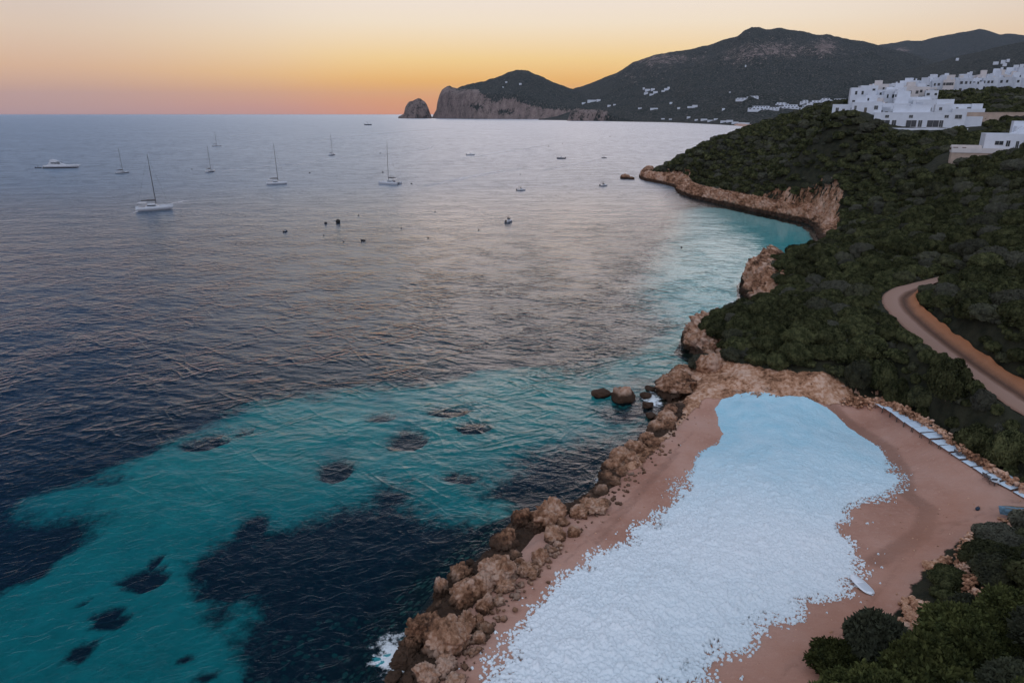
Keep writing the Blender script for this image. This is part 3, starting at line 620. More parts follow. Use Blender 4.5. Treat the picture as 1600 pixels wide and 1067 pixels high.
cliff('shelf_point_cliff', P([(1098, 580), (1060, 584), (1040, 590), (1031, 601), (1036, 616), (1048, 630)]), [(0, 1.8), (.4, 2.8), (.7, 3.2), (1, 2.2)], [(0, 3), (.5, 5), (1, 3.5)], seed=63, side=1, step=.16, nv=36, rough=.22, cell=.5)
cliff('shore_foot', P([(866, 795), (818, 808), (792, 832), (754, 872), (704, 910), (672, 958), (644, 1014), (626, 1080)]), [(0, .7), (.3, .8), (.6, 1.0), (1, 1.2)], [(0, 2.5), (.5, 3.4), (1, 4.2)], seed=73, side=1, step=.13, nv=40, rough=.35, cell=.7)
# ---------------------------------------------------------------- white frothy mass on the beach
foam_px = [(735, 1090), (760, 1050), (800, 995), (830, 958), (862, 925), (902, 892), (930, 868), (962, 848), (1000, 820), (1040, 790), (1062, 757), (1076, 728), (1086, 706), (1105, 695), (1122, 688), (1129, 674), (1120, 655), (1117, 640), (1124, 632), (1150, 628.5), (1195, 634),
           (1250, 638), (1290, 647), (1335, 668), (1370, 692), (1393, 715), (1407, 742), (1404, 760), (1385, 780), (1352, 792), (1330, 806), (1325, 835), (1345, 850), (1335, 885), (1342, 905), (1318, 925), (1290, 940), (1255, 957), (1232, 968), (1195, 985), (1168, 1002), (1140, 1022), (1112, 1045), (1095, 1090)]
FP = np.array(P(foam_px, 1.2))
fx0, fx1, fy0, fy1 = FP[:, 0].min() - 3, FP[:, 0].max() + 3, max(FP[:, 1].min(), 42) - 1, FP[:, 1].max() + 3
STEP = .08; fxs = np.arange(fx0, fx1, STEP); fys = np.arange(fy0, fy1, STEP)
FX, FY = np.meshgrid(fxs, fys, indexing='ij')
FD = sdf(FX, FY, FP)
soft = smooth(92, 72, FY)                                   # far end has a clean edge, near end crumbles into flakes
FDn = FD + fbm(FX*.35, FY*.35, oct=5, seed=15)*(.5 + 1.7*soft) - .25*soft
FH = np.where(FDn > 0.9*soft, .03 + .85*smooth(0, 9, FD) + .38*fbm(FX*.22, FY*.22, oct=3, seed=4)*smooth(0, 5, FD), -1.0)
nl = int((fx1 - fx0)*(fy1 - fy0)*52)
lx = rng.uniform(fx0, fx1, nl); ly = rng.uniform(fy0, fy1, nl); ld = sdf(lx, ly, FP)
lsoft = smooth(92, 72, ly)
ldn = ld + fbm(lx*.35, ly*.35, oct=5, seed=15)*(.5 + 1.7*lsoft)
pk = rng.random(nl) < np.clip(.02*(ldn > -2.2)*lsoft + smooth(-.9*lsoft - .05, .8*lsoft + .1, ldn), 0, 1)*(ld > -2.6)
lx, ly = lx[pk], ly[pk]; ld = ld[pk]
lr = (.045 + .13*rng.random(len(lx))**2.6)*np.interp(ly, [45, 70, 95], [1.15, .75, .45])*np.where(ld < .3, .8, 1)
base0 = (.0 + .07*rng.random(len(lx)))*1.0 + .85*smooth(0, 9, ld) + .38*fbm(lx*.22, ly*.22, oct=3, seed=4)*smooth(0, 5, ld)
for x, y, r, b in zip(lx, ly, lr, base0):
    i0 = int((x - r - fx0)/STEP) + 1; i1 = int((x + r - fx0)/STEP) + 1; j0 = int((y - r - fy0)/STEP) + 1; j1 = int((y + r - fy0)/STEP) + 1
    if i0 < 0 or j0 < 0: continue
    xx = FX[i0:i1, j0:j1]; yy = FY[i0:i1, j0:j1]
    if xx.size == 0: continue
    hh = r*r - (xx - x)**2 - (yy - y)**2
    FH[i0:i1, j0:j1] = np.maximum(FH[i0:i1, j0:j1], np.where(hh > 0, b + np.sqrt(np.maximum(hh, 0))*(.95 if y < 72 else .62), -1))
okc = FH > 0
FHs = np.where(okc, FH + fbm(FX*3.1, FY*3.1, oct=3, seed=2)*.05, -.05)
FHs = FHs + okc*smooth(.3, 2.5, FD)*soft*.16*np.maximum(fbm(FX*1.5, FY*1.5, oct=2, seed=66), 0)*2
FZ = ter(FX, FY) + FHs + .01
ff = grid_faces(*FX.shape); kk = okc.ravel()[ff].sum(1) >= 2; ff = ff[kk]
used = np.zeros(FX.size, bool); used[ff.ravel()] = True; idx = np.cumsum(used) - 1
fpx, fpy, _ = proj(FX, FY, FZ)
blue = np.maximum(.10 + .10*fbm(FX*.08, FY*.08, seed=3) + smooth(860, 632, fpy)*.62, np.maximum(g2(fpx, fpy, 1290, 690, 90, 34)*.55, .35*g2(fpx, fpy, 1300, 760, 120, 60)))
def foam_mat():
    m, n = newmat('white_froth'); pos = n('ShaderNodeNewGeometry').outputs['Position']
    nz = n.noise(pos, .35, 5, .6); nf = n.noise(pos, 6, 4, .6)
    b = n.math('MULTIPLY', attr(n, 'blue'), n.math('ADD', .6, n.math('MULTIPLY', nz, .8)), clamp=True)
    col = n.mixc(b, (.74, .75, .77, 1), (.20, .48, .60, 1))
    col = n.mixc(n.math('MULTIPLY', n.sstep(nf, .55, .8), .25), col, (.44, .46, .50, 1))
    nm = n('ShaderNodeBump', {'Strength': .8, 'Distance': .10, 'Height': n.math('ADD', n.noise(pos, 3.5, 4, .65), n.math('MULTIPLY', nf, .4))}).outputs[0]
    finish(n, bsdf(n, col, .8, nm, .2)); return m
tag(put('foam', mesh_np('foam', np.stack([FX, FY, FZ], -1).reshape(-1, 3)[used], idx[ff], foam_mat(), True, dict(blue=blue.ravel()[used]))),
    'wide tongue of white frothy flakes covering the middle of the sandy beach', 'foam', kind='stuff')

# ---------------------------------------------------------------- boulders
import bmesh
def ico(sub):
    bm = bmesh.new(); bmesh.ops.create_icosphere(bm, subdivisions=sub, radius=1); v = np.array([q.co[:] for q in bm.verts]); f = np.array([[q.index for q in p.verts] for p in bm.faces]); bm.free(); return v, f
ICO = {k: ico(k) for k in (1, 2, 3, 4, 5)}
def rock_mesh(seed, sub=4, flat=1.0, m=None):
    v, f = ICO[sub]; r0 = np.random.default_rng(seed); o = r0.uniform(-50, 50, 3); p = v.copy()
    # faceted: cut by random planes, then cracked and pitted
    for k in range(9):
        nrm = r0.normal(size=3); nrm /= np.linalg.norm(nrm); lim = r0.uniform(.62, .9); dd = p @ nrm
        p = p - np.maximum(dd - lim, 0)[:, None]*nrm*.85
    q = p*1.15 + o
    a = fbm(q[:, 0], q[:, 1], q[:, 2], oct=4, seed=seed % 97, ridged=True); b = fbm(q[:, 0]*4, q[:, 1]*4, q[:, 2]*4, oct=3, seed=seed % 89)
    c = fbm(q[:, 0]*2.1, q[:, 1]*2.1, q[:, 2]*1.5, oct=4, seed=seed % 83, ridged=True); p = p*(1 + .20*a + .13*b - .16*np.maximum(c - .25, 0)*2)[:, None]; w1, w2, wr = worley(q[:, 0]*1.25, q[:, 1]*1.25, q[:, 2]*1.25, seed % 71); p = p*(1 + .16*(wr - .5) - .15*smooth(.13, 0, w2 - w1))[:, None]; w1, w2, wr = worley(q[:, 0]*3.4, q[:, 1]*3.4, q[:, 2]*3.4, seed % 61); p = p*(1 + .06*(wr - .5) - .05*smooth(.14, 0, w2 - w1))[:, None]; p[:, 2] *= flat
    return mesh_np('boulder', p, f, m or M_ROCK)
NR = [0]
def boulder(cx, cy, wpx, hpx, label, z=.6, sub=5, name='boulder', cat='boulder', group=None, m=None, ter_z=True, sink=.25):
    """a boulder seen at that place: stands on the ground or in the water there"""
    NR[0] += 1; p = hit(cx, cy + hpx*.35, .0, 40, 700) if ter_z else None
    if p is None: q = W(cx, cy + hpx*.4, z); p = np.array([q[0], q[1], z])
    dep = proj(*p)[2]; sx = wpx*dep/FPX*.56; sz = max(hpx*dep/FPX*.60, .15)
    o = put(name, rock_mesh(NR[0]*31 + 5, sub, 1.0, m)); o.location = (p[0], p[1] + sx*.3, p[2] + sz*(.55 - sink)); o.scale = (sx, sx*.95, sz); o.rotation_euler = (0, 0, NR[0]*1.7)
    return tag(o, label, cat, group)
for a in ((817, 808, 33, 36, 'rounded brown boulder leaning on the left side of the big block by the sea'),
          (858, 803, 54, 50, 'big brown block boulder, the tallest of the upper cluster at the water edge'),
          (791, 848, 46, 48, 'dark craggy boulder at the water edge just below the upper cluster'),
          (868, 836, 32, 28, 'pinkish grey boulder on the sand side of the upper rock cluster'),
          (842, 868, 26, 30, 'pale pink upright stone alone at the sand edge below the upper cluster'),
          (897, 831, 22, 18, 'small grey rock beside the sand, right of the upper rock cluster'),
          (928, 792, 42, 24, 'flat pinkish slab of rock at the top end of the shore boulders'),
          (780, 893, 60, 42, 'broad orange brown boulder with deep cracks beside the sand'),
          (688, 920, 26, 38, 'narrow brown rock standing out on the seaward side of the middle cluster'),
          (727, 927, 58, 58, 'largest boulder of the middle cluster, pitted and orange brown'),
          (718, 902, 44, 32, 'brown boulder wedged behind the largest one of the middle cluster'),
          (753, 913, 38, 40, 'lumpy brown boulder on the landward shoulder of the middle cluster'),
          (729, 972, 27, 42, 'tall egg shaped boulder below the middle cluster'),
          (748, 971, 18, 32, 'slim upright stone squeezed beside the tall egg shaped boulder'),
          (757, 942, 27, 38, 'reddish brown boulder at the foot of the middle cluster by the sand'),
          (699, 998, 74, 58, 'huge pale topped boulder near the bottom of the picture'),
          (662, 984, 54, 64, 'dark brown overhanging boulder seaward of the huge pale topped one'),
          (667, 1056, 44, 36, 'pale cracked boulder at the bottom edge of the picture'),
          (694, 1042, 34, 28, 'brown block between the huge boulder and the bottom edge'),
          (758, 981, 26, 18, 'low tan stone on the sand edge next to the slim upright one'),
          (749, 997, 22, 20, 'small pointed stone on the sand below the low tan one'),
          (778, 941, 19, 16, 'small round rock against the sand right of the middle cluster'),
          (629, 1032, 38, 30, 'wet mossy rock in the surf at the bottom of the shore'),
          (603, 1012, 20, 20, 'small dark rock awash in the white surf'),
          (825, 890, 36, 22, 'flat brown slab half buried in sand under the pink stone'),
          (788, 918, 32, 18, 'flat dark slab beside the broad orange boulder'),
          (712, 1066, 30, 20, 'pale flat stone cut by the bottom edge beside the sand'),
          (757, 878, 16, 12, 'little wet brown rock at the waterline between the two clusters'),
          (905, 800, 28, 22, 'dark jagged rock between the big block and the flat pink slab'),
          (640, 1010, 34, 38, 'wet brown rock rising from the surf beside the overhanging boulder'),
          (838, 822, 30, 22, 'dark weathered boulder below the big block of the upper cluster')):
    boulder(*a, group='boulders along the beach edge')
for k, (cx, cy, w_, h_) in enumerate(((575, 1035, 16, 12), (590, 1058, 26, 18), (618, 1000, 18, 14), (612, 1062, 30, 24), (640, 1062, 30, 26), (676, 955, 18, 18), (700, 950, 22, 20), (706, 968, 20, 18), (735, 880, 14, 12), (768, 905, 20, 16), (805, 868, 22, 14), (812, 880, 18, 12), (880, 815, 20, 14), (945, 785, 18, 10), (872, 852, 16, 12), (800, 830, 18, 16), (655, 925, 14, 12))):
    boulder(cx, cy, w_, h_, 'wet brown boulder of middling size wedged among the larger shore boulders' if cx > 650 else 'dark wet boulder lying in the surf at the bottom of the shore', sub=4, group='smaller boulders of the shore')
for k, (cx, cy, w_, h_) in enumerate(((1040, 652, 34, 28), (1028, 668, 30, 24), (1050, 640, 26, 20), (1012, 684, 28, 20), (992, 698, 30, 20), (972, 712, 36, 26), (958, 726, 34, 28), (948, 744, 32, 28), (968, 736, 26, 20), (940, 766, 26, 18), (925, 778, 28, 16), (985, 712, 24, 16), (1020, 690, 22, 14), (1046, 664, 22, 16), (960, 752, 24, 16))):
    boulder(cx, cy, w_, h_, 'dark brown jagged rock of the ledge between the upper beach and the sea', sub=4, group='rocks of the brown shore ledge', sink=.35)
for a in ((977, 614, 36, 28, 'largest rust brown rock standing in the sea off the beach'), (939, 613, 30, 11, 'low flat reef rock, farthest from shore of the rocks off the beach'), (1016, 606, 15, 8, 'small dark rock in the water close to the big shelf rock'),
          (1011, 617, 18, 11, 'dark wet rock in foam right of the largest sea rock'), (1012, 631, 17, 11, 'round black rock in the water below the other sea rocks'), (1017, 649, 20, 8, 'low black rock nearest the brown shore ledge'),):
    boulder(*a, z=.05, sub=3, ter_z=False, group='rocks in the sea off the beach', cat='rock', name='sea_rock', sink=.3)
boulder(1062, 600, 66, 44, 'broad domed grey brown rock at the seaward end of the rock shelf', sub=5)
boulder(1100, 530, 52, 40, 'rust red boulder forming the small point above the rock shelf', sub=5, sink=.35)
boulder(1108, 566, 32, 36, 'reddish rock in the gap between the small point and the shelf', sub=4)
boulder(978, 275, 15, 11, 'dark rock islet in the sea off the far cliff point', z=.1, ter_z=False, sub=3, name='islet_rock', cat='rock', sink=.3)
boulder(987, 278, 9, 6, 'tiny rock next to the dark islet off the far cliff point', z=.1, ter_z=False, sub=2, name='islet_rock', cat='rock', sink=.3)
M_DARK = simple('dark_wet_rock', (.02, .018, .017), .6)
for a in ((528, 345, 8, 8, 'black rock breaking the open water, the larger of a pair'), (509, 348, 4, 4, 'tiny black rock left of the larger one in open water'), (567, 375, 9, 3, 'low black rock awash in the open water below the pair')):
    boulder(*a, z=.05, ter_z=False, sub=2, m=M_DARK, name='sea_rock', cat='rock', sink=.3)
# loose stones and rubble
def stone_heap(name, pts, rr, m, label, cat, kind=None, sub=1, flat=.75):
    """many stones in one mesh: pts (x, y, z)"""
    v, f = ICO[sub]; VV = []; FF = []; n = 0
    for k, (x, y, z) in enumerate(pts):
        r = rr[k]; q = v*(1 + .28*rng.standard_normal((len(v), 1)).clip(-1, 1)) * np.array([r*rng.uniform(.8, 1.4), r*rng.uniform(.8, 1.2), r*flat]); a = rng.uniform(0, 6.28); c, s = math.cos(a), math.sin(a)
        q = np.c_[q[:, 0]*c - q[:, 1]*s, q[:, 0]*s + q[:, 1]*c, q[:, 2]] + (x, y, z); VV.append(q); FF.append(f + n); n += len(v)
    return tag(put(name, mesh_np(name, np.vstack(VV), np.vstack(FF), m, False)), label, cat, kind=kind)
def along(lst, z, n, spread, up=0.0, rlo=.15, rhi=.4):
    p = np.array([hit(a, b)[:2] if hit(a, b) is not None else W(a, b, z) for a, b in lst]); s, _ = resample(p, .1)
    i = rng.integers(0, len(s), n); q = s[i] + rng.normal(0, spread, (n, 2)); r = rng.uniform(rlo, rhi, n)
    return np.c_[q, ter(q[:, 0], q[:, 1]) + r*.3 + rng.uniform(0, up, n)], r
wall_line = [(1318, 633), (1345, 634), (1372, 633), (1395, 642), (1425, 656), (1460, 676), (1490, 699), (1520, 722), (1550, 741), (1580, 760), (1610, 778)]
pts, rr = along(wall_line, 2.5, 900, .28, 1.0, .10, .34); stone_heap('rubble_wall', pts, rr, M_PALE, 'long loose wall of pale rubble stones between the beach and the dark scrub', 'wall')
pts, rr = along([(1513, 850), (1503, 868), (1499, 890), (1503, 908), (1511, 925), (1520, 938), (1529, 950)], 3.4, 420, .25, 1.3, .08, .26); stone_heap('dry_stone_wall', pts, rr, M_PALE, 'short curved dry stone wall running through the bushes at lower right', 'wall')
pts, rr = along([(1412, 985), (1420, 965), (1428, 945), (1440, 955), (1436, 975), (1428, 990), (1446, 968)], 2.5, 130, .45, .5, .15, .5); stone_heap('stone_pile', pts, rr, M_PALE, 'pile of pale angular rocks at the sand edge above the lower bushes', 'rocks')
pts, rr = along([(1455, 893), (1468, 885), (1478, 880)], 2.5, 60, .4, .3, .12, .4); stone_heap('stone_pile', pts, rr, M_PALE, 'small heap of white rocks beside the bush by the sand', 'rocks')
pts, rr = along([(870, 835), (905, 825), (940, 790), (975, 760), (1010, 715), (1050, 665), (1070, 640)], 1.3, 170, .9, 0, .06, .30); stone_heap('loose_stones', pts, rr, M_ROCK, 'loose brown stones scattered along the upper beach ledge', 'stones', 'stuff')
pts, rr = along([(700, 1060), (745, 1000), (790, 940), (830, 890), (870, 850)], 1.3, 200, .8, .2, .06, .32); stone_heap('loose_stones', pts, rr, M_ROCK, 'loose brown stones between the shore boulders and the sand', 'stones', 'stuff')
bp = beach[rng.integers(0, len(beach), 260)]; c0 = np.array([*W(1300, 830, 1.5)]); q = c0 + rng.uniform(-32, 32, (1400, 2)); ok = inside(q[:, 0], q[:, 1], beach); q = q[ok]; rr = .03 + .09*rng.random(len(q))**3
stone_heap('pebbles', np.c_[q, ter(q[:, 0], q[:, 1])], rr, M_PALE, 'scattered small stones on the sand', 'pebbles', 'stuff')
# surf
def surf_mat():
    m, n = newmat('surf_white'); pos = n('ShaderNodeNewGeometry').outputs['Position']
    f = n.math('ADD', n.math('MULTIPLY', n.noise(pos, .9, 7, .72), 1.0), n.math('SUBTRACT', n.math('MULTIPLY', attr(n, 'edge'), .55), .42))
    tr = n('ShaderNodeBsdfTransparent').outputs[0]; df = n('ShaderNodeBsdfDiffuse', {'Color': (.75, .78, .8, 1)}).outputs[0]
    finish(n, n('ShaderNodeMixShader', {0: n.math('MULTIPLY', n.sstep(f, .34, .54), .9), 1: tr, 2: df}).outputs[0]); return m
M_SURF = surf_mat()
def surf(cx, cy, rx, ry, label, res=24, zz=.06, ang=0.0):
    c = W(cx, cy, 0); ax = abs(W(cx + rx, cy, 0)[0] - c[0]); ay = abs(W(cx, cy - ry, 0)[1] - c[1]); u = np.linspace(-1, 1, res); A, B = np.meshgrid(u, u, indexing='ij')
    ca, sa = math.cos(ang), math.sin(ang); X = c[0] + A*ax*ca - B*ay*sa; Y = c[1] + A*ax*sa + B*ay*ca
    e = 1 - np.hypot(A, B); Z = zz + .12*fbm(X*1.2, Y*1.2, oct=3, seed=3)*smooth(0, .5, e)
    return tag(put('surf', mesh_np('surf', np.stack([X, Y, Z], -1).reshape(-1, 3), grid_faces(res, res), M_SURF, True, dict(edge=np.clip(e, -.6, 1)))), label, 'surf', kind='stuff')
surf(612, 1022, 62, 60, 'white surf breaking on the rocks at the bottom', 40); surf(940, 757, 16, 20, 'thin white surf at the brown shore ledge'); surf(1020, 625, 30, 24, 'white water swirling round the small sea rocks'); surf(1155, 478, 30, 16, 'thin surf at the cove mouth rocks')
# ---------------------------------------------------------------- trees and shrubs
def leaf_mat(name, dark, light, grey=(.095, .092, .078)):
    m, n = newmat(name); oi = n('ShaderNodeObjectInfo'); r = oi.outputs['Random']
    tc_ = n('ShaderNodeTexCoord').outputs['Object']
    f = n.noise(tc_, 2.2, 4, .6); v = n.math('ADD', n.math('MULTIPLY', f, .7), n.math('MULTIPLY', n.noise(tc_, 14, 2, .6), .35))
    c = n.mixc(n.sstep(v, .34, .72), (*dark, 1), (*light, 1))
    hv = n('ShaderNodeTexWhiteNoise', {'W': n.math('MULTIPLY', r, 91.7)}, noise_dimensions='1D').outputs[0]
    c = n.mixc(n.math('MULTIPLY', n.sstep(hv, .62, .95), .75), c, (*grey, 1))
    c = n.mixc(1.0, c, n.ramp(r, [(0, (.62, .62, .62, 1)), (1, (1.3, 1.3, 1.25, 1))]), 'MULTIPLY')
    d = n('ShaderNodeBsdfDiffuse', {'Color': c}).outputs[0]; t = n('ShaderNodeBsdfTranslucent', {'Color': c}).outputs[0]
    finish(n, n('ShaderNodeMixShader', {0: .2, 1: d, 2: t}).outputs[0]); return m
M_SHRUB = leaf_mat('scrub_leaves', (.016, .021, .011), (.118, .120, .056))
M_PINE = leaf_mat('pine_needles', (.018, .025, .012), (.115, .122, .044), (.075, .08, .06))
M_BARK = simple('bark', (.07, .05, .038), .95, .3, 3)
def crown_mesh(seed, nleaf, leaf, lobes=16, flat=.62, shaggy=.12, m=None, spike=False):
    r0 = np.random.default_rng(seed); cs = [(0, 0, .16*flat)]; rs = [.70]
    for k in range(lobes):
        a = k*2.399 + r0.uniform(-.4, .4); rad = math.sqrt((k + .6)/lobes)*(.66 if not spike else .72); z = flat*(.92*(1 - rad*rad) - .12 + r0.uniform(-.10, .12))
        cs.append((rad*math.cos(a), rad*math.sin(a), max(z, .08))); rs.append(r0.uniform(.24, .36)*(1.1 - .3*rad))
    cs = np.array(cs); rs = np.array(rs)
    sq = np.array([1, 1, .8])
    n2 = int(nleaf*2.2); li = r0.choice(len(cs), n2, p=rs**2/(rs**2).sum()); d = r0.normal(size=(n2, 3)); d[:, 2] += .35; d /= np.linalg.norm(d, axis=1)[:, None]
    p = cs[li] + d*(rs[li]*(1 - .28*r0.random(n2)**2 + shaggy*r0.standard_normal(n2)*.5))[:, None]*sq
    ins = np.zeros(n2, bool)
    for k in range(len(cs)): ins |= (((p - cs[k])/sq)**2).sum(1) < (rs[k]*.80)**2
    ok = (~ins) & (p[:, 2] > .02); p = p[ok][:nleaf]; d = d[ok][:nleaf]; n = len(p)
    nr = d + (0, 0, .25) + r0.normal(size=(n, 3))*.42; nr /= np.linalg.norm(nr, axis=1)[:, None]
    t = np.cross(nr, r0.normal(size=(n, 3))); t /= np.linalg.norm(t, axis=1)[:, None]; b = np.cross(nr, t)
    if spike: t = d + r0.normal(size=(n, 3))*.5; t /= np.linalg.norm(t, axis=1)[:, None]; b = np.cross(t, r0.normal(size=(n, 3))); b /= np.linalg.norm(b, axis=1)[:, None]
    s = leaf*r0.uniform(.6, 1.35, (n, 1)); e = .42 if not spike else .30
    q = np.stack([p - t*s*.5, p + b*s*e, p + t*s*.6, p - b*s*e], 1).reshape(-1, 3)
    fq = np.arange(n*4).reshape(-1, 4)
    iv, jf = ICO[2]; VV = [q]; TT = []; off = len(q)
    for c, r in zip(cs, rs):
        w_ = iv*r*.80*sq*(1 + .10*r0.standard_normal((len(iv), 1)).clip(-1.5, 1.5)) + c; w_[:, 2] = np.maximum(w_[:, 2], .0); VV.append(w_); TT.append(jf + off); off += len(iv)
    return mesh_np('crown', np.vstack(VV), [fq, np.vstack(TT)], m, False)
def trunk_mesh(seed, h=.35):
    r0 = np.random.default_rng(seed); mb = MB(); lean = r0.uniform(-.08, .08, 2)
    top = np.array([lean[0], lean[1], h]); mb.tube([(0, 0, -.25), (lean[0]*.4, lean[1]*.4, h*.4), top], [.075, .06, .045], 7)
    for k in range(4):
        a = k*1.57 + r0.uniform(-.4, .4); mb.tube([top*.75, top*.9 + (math.cos(a)*.2, math.sin(a)*.2, .08), top + (math.cos(a)*.42, math.sin(a)*.42, .16)], [.035, .025, .012], 5)
    return mb.mesh('trunk', M_BARK, True)
NEAR = [crown_mesh(100 + k, 6500, .075, (11, 15, 9, 13, 18)[k], (.62, .75, .52, .68, .6)[k], m=M_SHRUB) for k in range(5)]
MID = [crown_mesh(130 + k, 2200, .11, (8, 11, 7, 13, 9, 10)[k], (.5, .62, .7, .45)[k % 4], m=M_SHRUB) for k in range(6)]
FARC = [crown_mesh(160 + k, 600, .19, 7, .55, m=M_SHRUB) for k in range(4)]
PINE = [crown_mesh(190 + k, 7500, .115, 26, .80, .30, m=M_PINE, spike=True) for k in range(5)]
TRUNK = [trunk_mesh(k) for k in range(3)]

road_c = road[:, :2]
WALL_W = [np.array([hit(a, b)[:2] for a, b in l]) for l in ([(1513, 850), (1503, 868), (1499, 890), (1503, 908), (1511, 925), (1520, 938), (1529, 950)], [(1412, 985), (1428, 945), (1440, 965), (1430, 1000)], [(1450, 895), (1478, 880)], [(1562, 813), (1625, 806)])]
gap_px = [  # stretches of house ground, terraces and bare rock where nothing grows (seen outlines at ground level)
    [(1478, 212), (1640, 212), (1640, 250), (1600, 240), (1540, 232), (1482, 226)]]
def veg_ok(x, y):
    d = sdf(x, y, coast); z = ter(x, y); px, py, dep = proj(x, y, z)
    w = np.interp(px, [990, 1060, 1150, 1340, 1360], [5, 5.5, 6, 6, 5]); w = np.where(y < 60, 4, np.where(dep < 165, 4.2, w))
    ok = (d > w) & (sdf(x, y, beach) < -1.1) & (sdf(x, y, shelf) < -.6) & (seg_dist(x, y, road_c, False) > 3.7) & ~((px < 1240) & (y < 62))
    for wl, cl in zip(WALL_W, (1.1, 2.2, 1.0, 2.3)): ok &= (seg_dist(x, y, wl, False) > cl) & (seg_dist(x, y + 1.1, wl, False) > cl)
    return ok
HOUSE_RECT = []
HOUSES_AT = []         # (x, y, radius) of houses, filled below, kept free of trees
# ---------------------------------------------------------------- white houses
M_WHITE = simple('whitewash', (.57, .60, .66), .9, .05, .5, .02)
M_WHITE2 = simple('whitewash_warm', (.54, .50, .49), .9, .06, .5, .02)
M_GLASS = simple('window_glass', (.03, .035, .04), .15, .2, 1, spec=.5)
M_FRAME = simple('window_frame', (.5, .5, .5), .6)
M_TAN = simple('tan_plaster', (.42, .32, .26), .95, .12, .5, .03)
M_DOOR = simple('painted_door', (.10, .085, .07), .6)
M_ROOF = simple('roof_gravel', (.60, .60, .62), .95, .08, 1)
def parapet_box(mb, x0, x1, y0, y1, z0, z1, t=.22, h=.55):
    mb.box(x0, x1, y0, y1, z0, z1)
    for a in ((x0 - .02, x1 + .02, y0 - .02, y0 + t), (x0 - .02, x1 + .02, y1 - t, y1 + .02), (x0 - .02, x0 + t, y0 + t, y1 - t), (x1 - t, x1 + .02, y0 + t, y1 - t)): mb.box(*a, z1 - .03, z1 + h)
def window(parent, x, y, z, w, h, frame=True, fm=None):
    mb = MB(); mb.box(x - w/2, x + w/2, y - .05, y + .05, z, z + h); o = mb.build('window', M_GLASS, parent)
    if frame:
        f = MB(); t = .09
        f.box(x - w/2 - t, x - w/2, y - .10, y + .05, z - t, z + h + t); f.box(x + w/2, x + w/2 + t, y - .10, y + .05, z - t, z + h + t); f.box(x - w/2, x + w/2, y - .10, y + .05, z + h, z + h + t); f.box(x - w/2, x + w/2, y - .10, y + .05, z - t, z)
        f.box(x - .03, x + .03, y - .08, y - .052, z, z + h)
        f.build('frame', fm or M_FRAME, o)
    return o
HOUSES_AT = []
def house(px, yd, wd, dp, ht, label, group=None, rot=0.0, blocks=(), nwin=2, storeys=1, door=True, mat=None, z=None, frame=True, skirt=4.0, name='house', cat='house', chimney=False):
    c = pd(px, yd); zz = float(ter(c[0], c[1])) - .2 if z is None else z
    az = math.atan2(c[0], c[1]); r = empty(name, (c[0], c[1], zz), -az + rot); tag(r, label, cat, group)
    mat = mat or M_WHITE; mb = MB(); parapet_box(mb, -wd/2, wd/2, 0, dp, -skirt, ht)
    for (bx, by, bw, bd, bz, bh) in blocks: parapet_box(mb, bx - bw/2, bx + bw/2, by, by + bd, bz, bz + bh)
    mb.build('wall', mat, r)
    if chimney:
        cb = MB(); cb.box(wd*.25, wd*.25 + .7, dp*.5, dp*.5 + .7, ht, ht + 1.5); cb.box(wd*.25 - .1, wd*.25 + .8, dp*.5 - .1, dp*.5 + .8, ht + 1.5, ht + 1.65); cb.build('chimney', mat, r)
    sh = ht/storeys
    for s in range(storeys):
        for k in range(nwin):
            x = -wd/2 + wd*(k + .5 + rng.uniform(-.18, .18))/nwin
            if s == 0 and door and k == nwin//2:
                d = MB(); d.box(x - .55, x + .55, -.07, .05, .05, 2.2); d.build('door', M_DOOR, r)
            else: window(r, x, -.012, s*sh + sh*.34, rng.uniform(.8, 1.5), sh*.40, frame)
    HOUSES_AT.append((c[0], c[1] + dp/2, max(wd, dp)*.62)); return r
G_TOP = 'white houses of the village on the ridge'
k = 0
M_WHITE3 = simple('whitewash_grey', (.48, .51, .57), .9, .08, .5, .02)  # duller white coat, given to houses at random
rows = [(424, 1), (434, 0), (445, 1), (457, 0), (468, 1), (480, 0)]
for ri, (yd, odd) in enumerate(rows):
    px = 1428 + 6*odd + ri*3
    while px < 1618:
        wd = rng.uniform(4.2, 7.8); st = int(rng.integers(1, 3)); ht = 3.3*st + rng.uniform(0, 1.2); bl = []
        if rng.random() < .75: bl.append((rng.uniform(-1, 1)*wd*.2, 1.2, wd*rng.uniform(.35, .6), 4, ht, rng.uniform(2, 3)))
        if rng.random() < .4: bl.append((wd*.5 + 1.2, .8, 2.6, 5, -4, 4 + ht*rng.uniform(.5, .8)))
        row = ('front row by dark trees', 'second row up', 'third row up', 'fourth row up', 'fifth row up', 'skyline row')[ri]
        shp = ('two-storey' if st == 2 else 'single-storey') + (' rooftop-room' if bl and bl[0][4] == ht else ' flat-roofed')
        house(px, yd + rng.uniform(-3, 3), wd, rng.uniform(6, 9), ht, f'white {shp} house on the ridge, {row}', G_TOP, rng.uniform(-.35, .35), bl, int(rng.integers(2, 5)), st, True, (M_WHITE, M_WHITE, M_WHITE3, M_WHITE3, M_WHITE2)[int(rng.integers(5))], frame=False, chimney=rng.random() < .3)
        px += wd*FPX/yd*.62 + rng.uniform(1, 4)
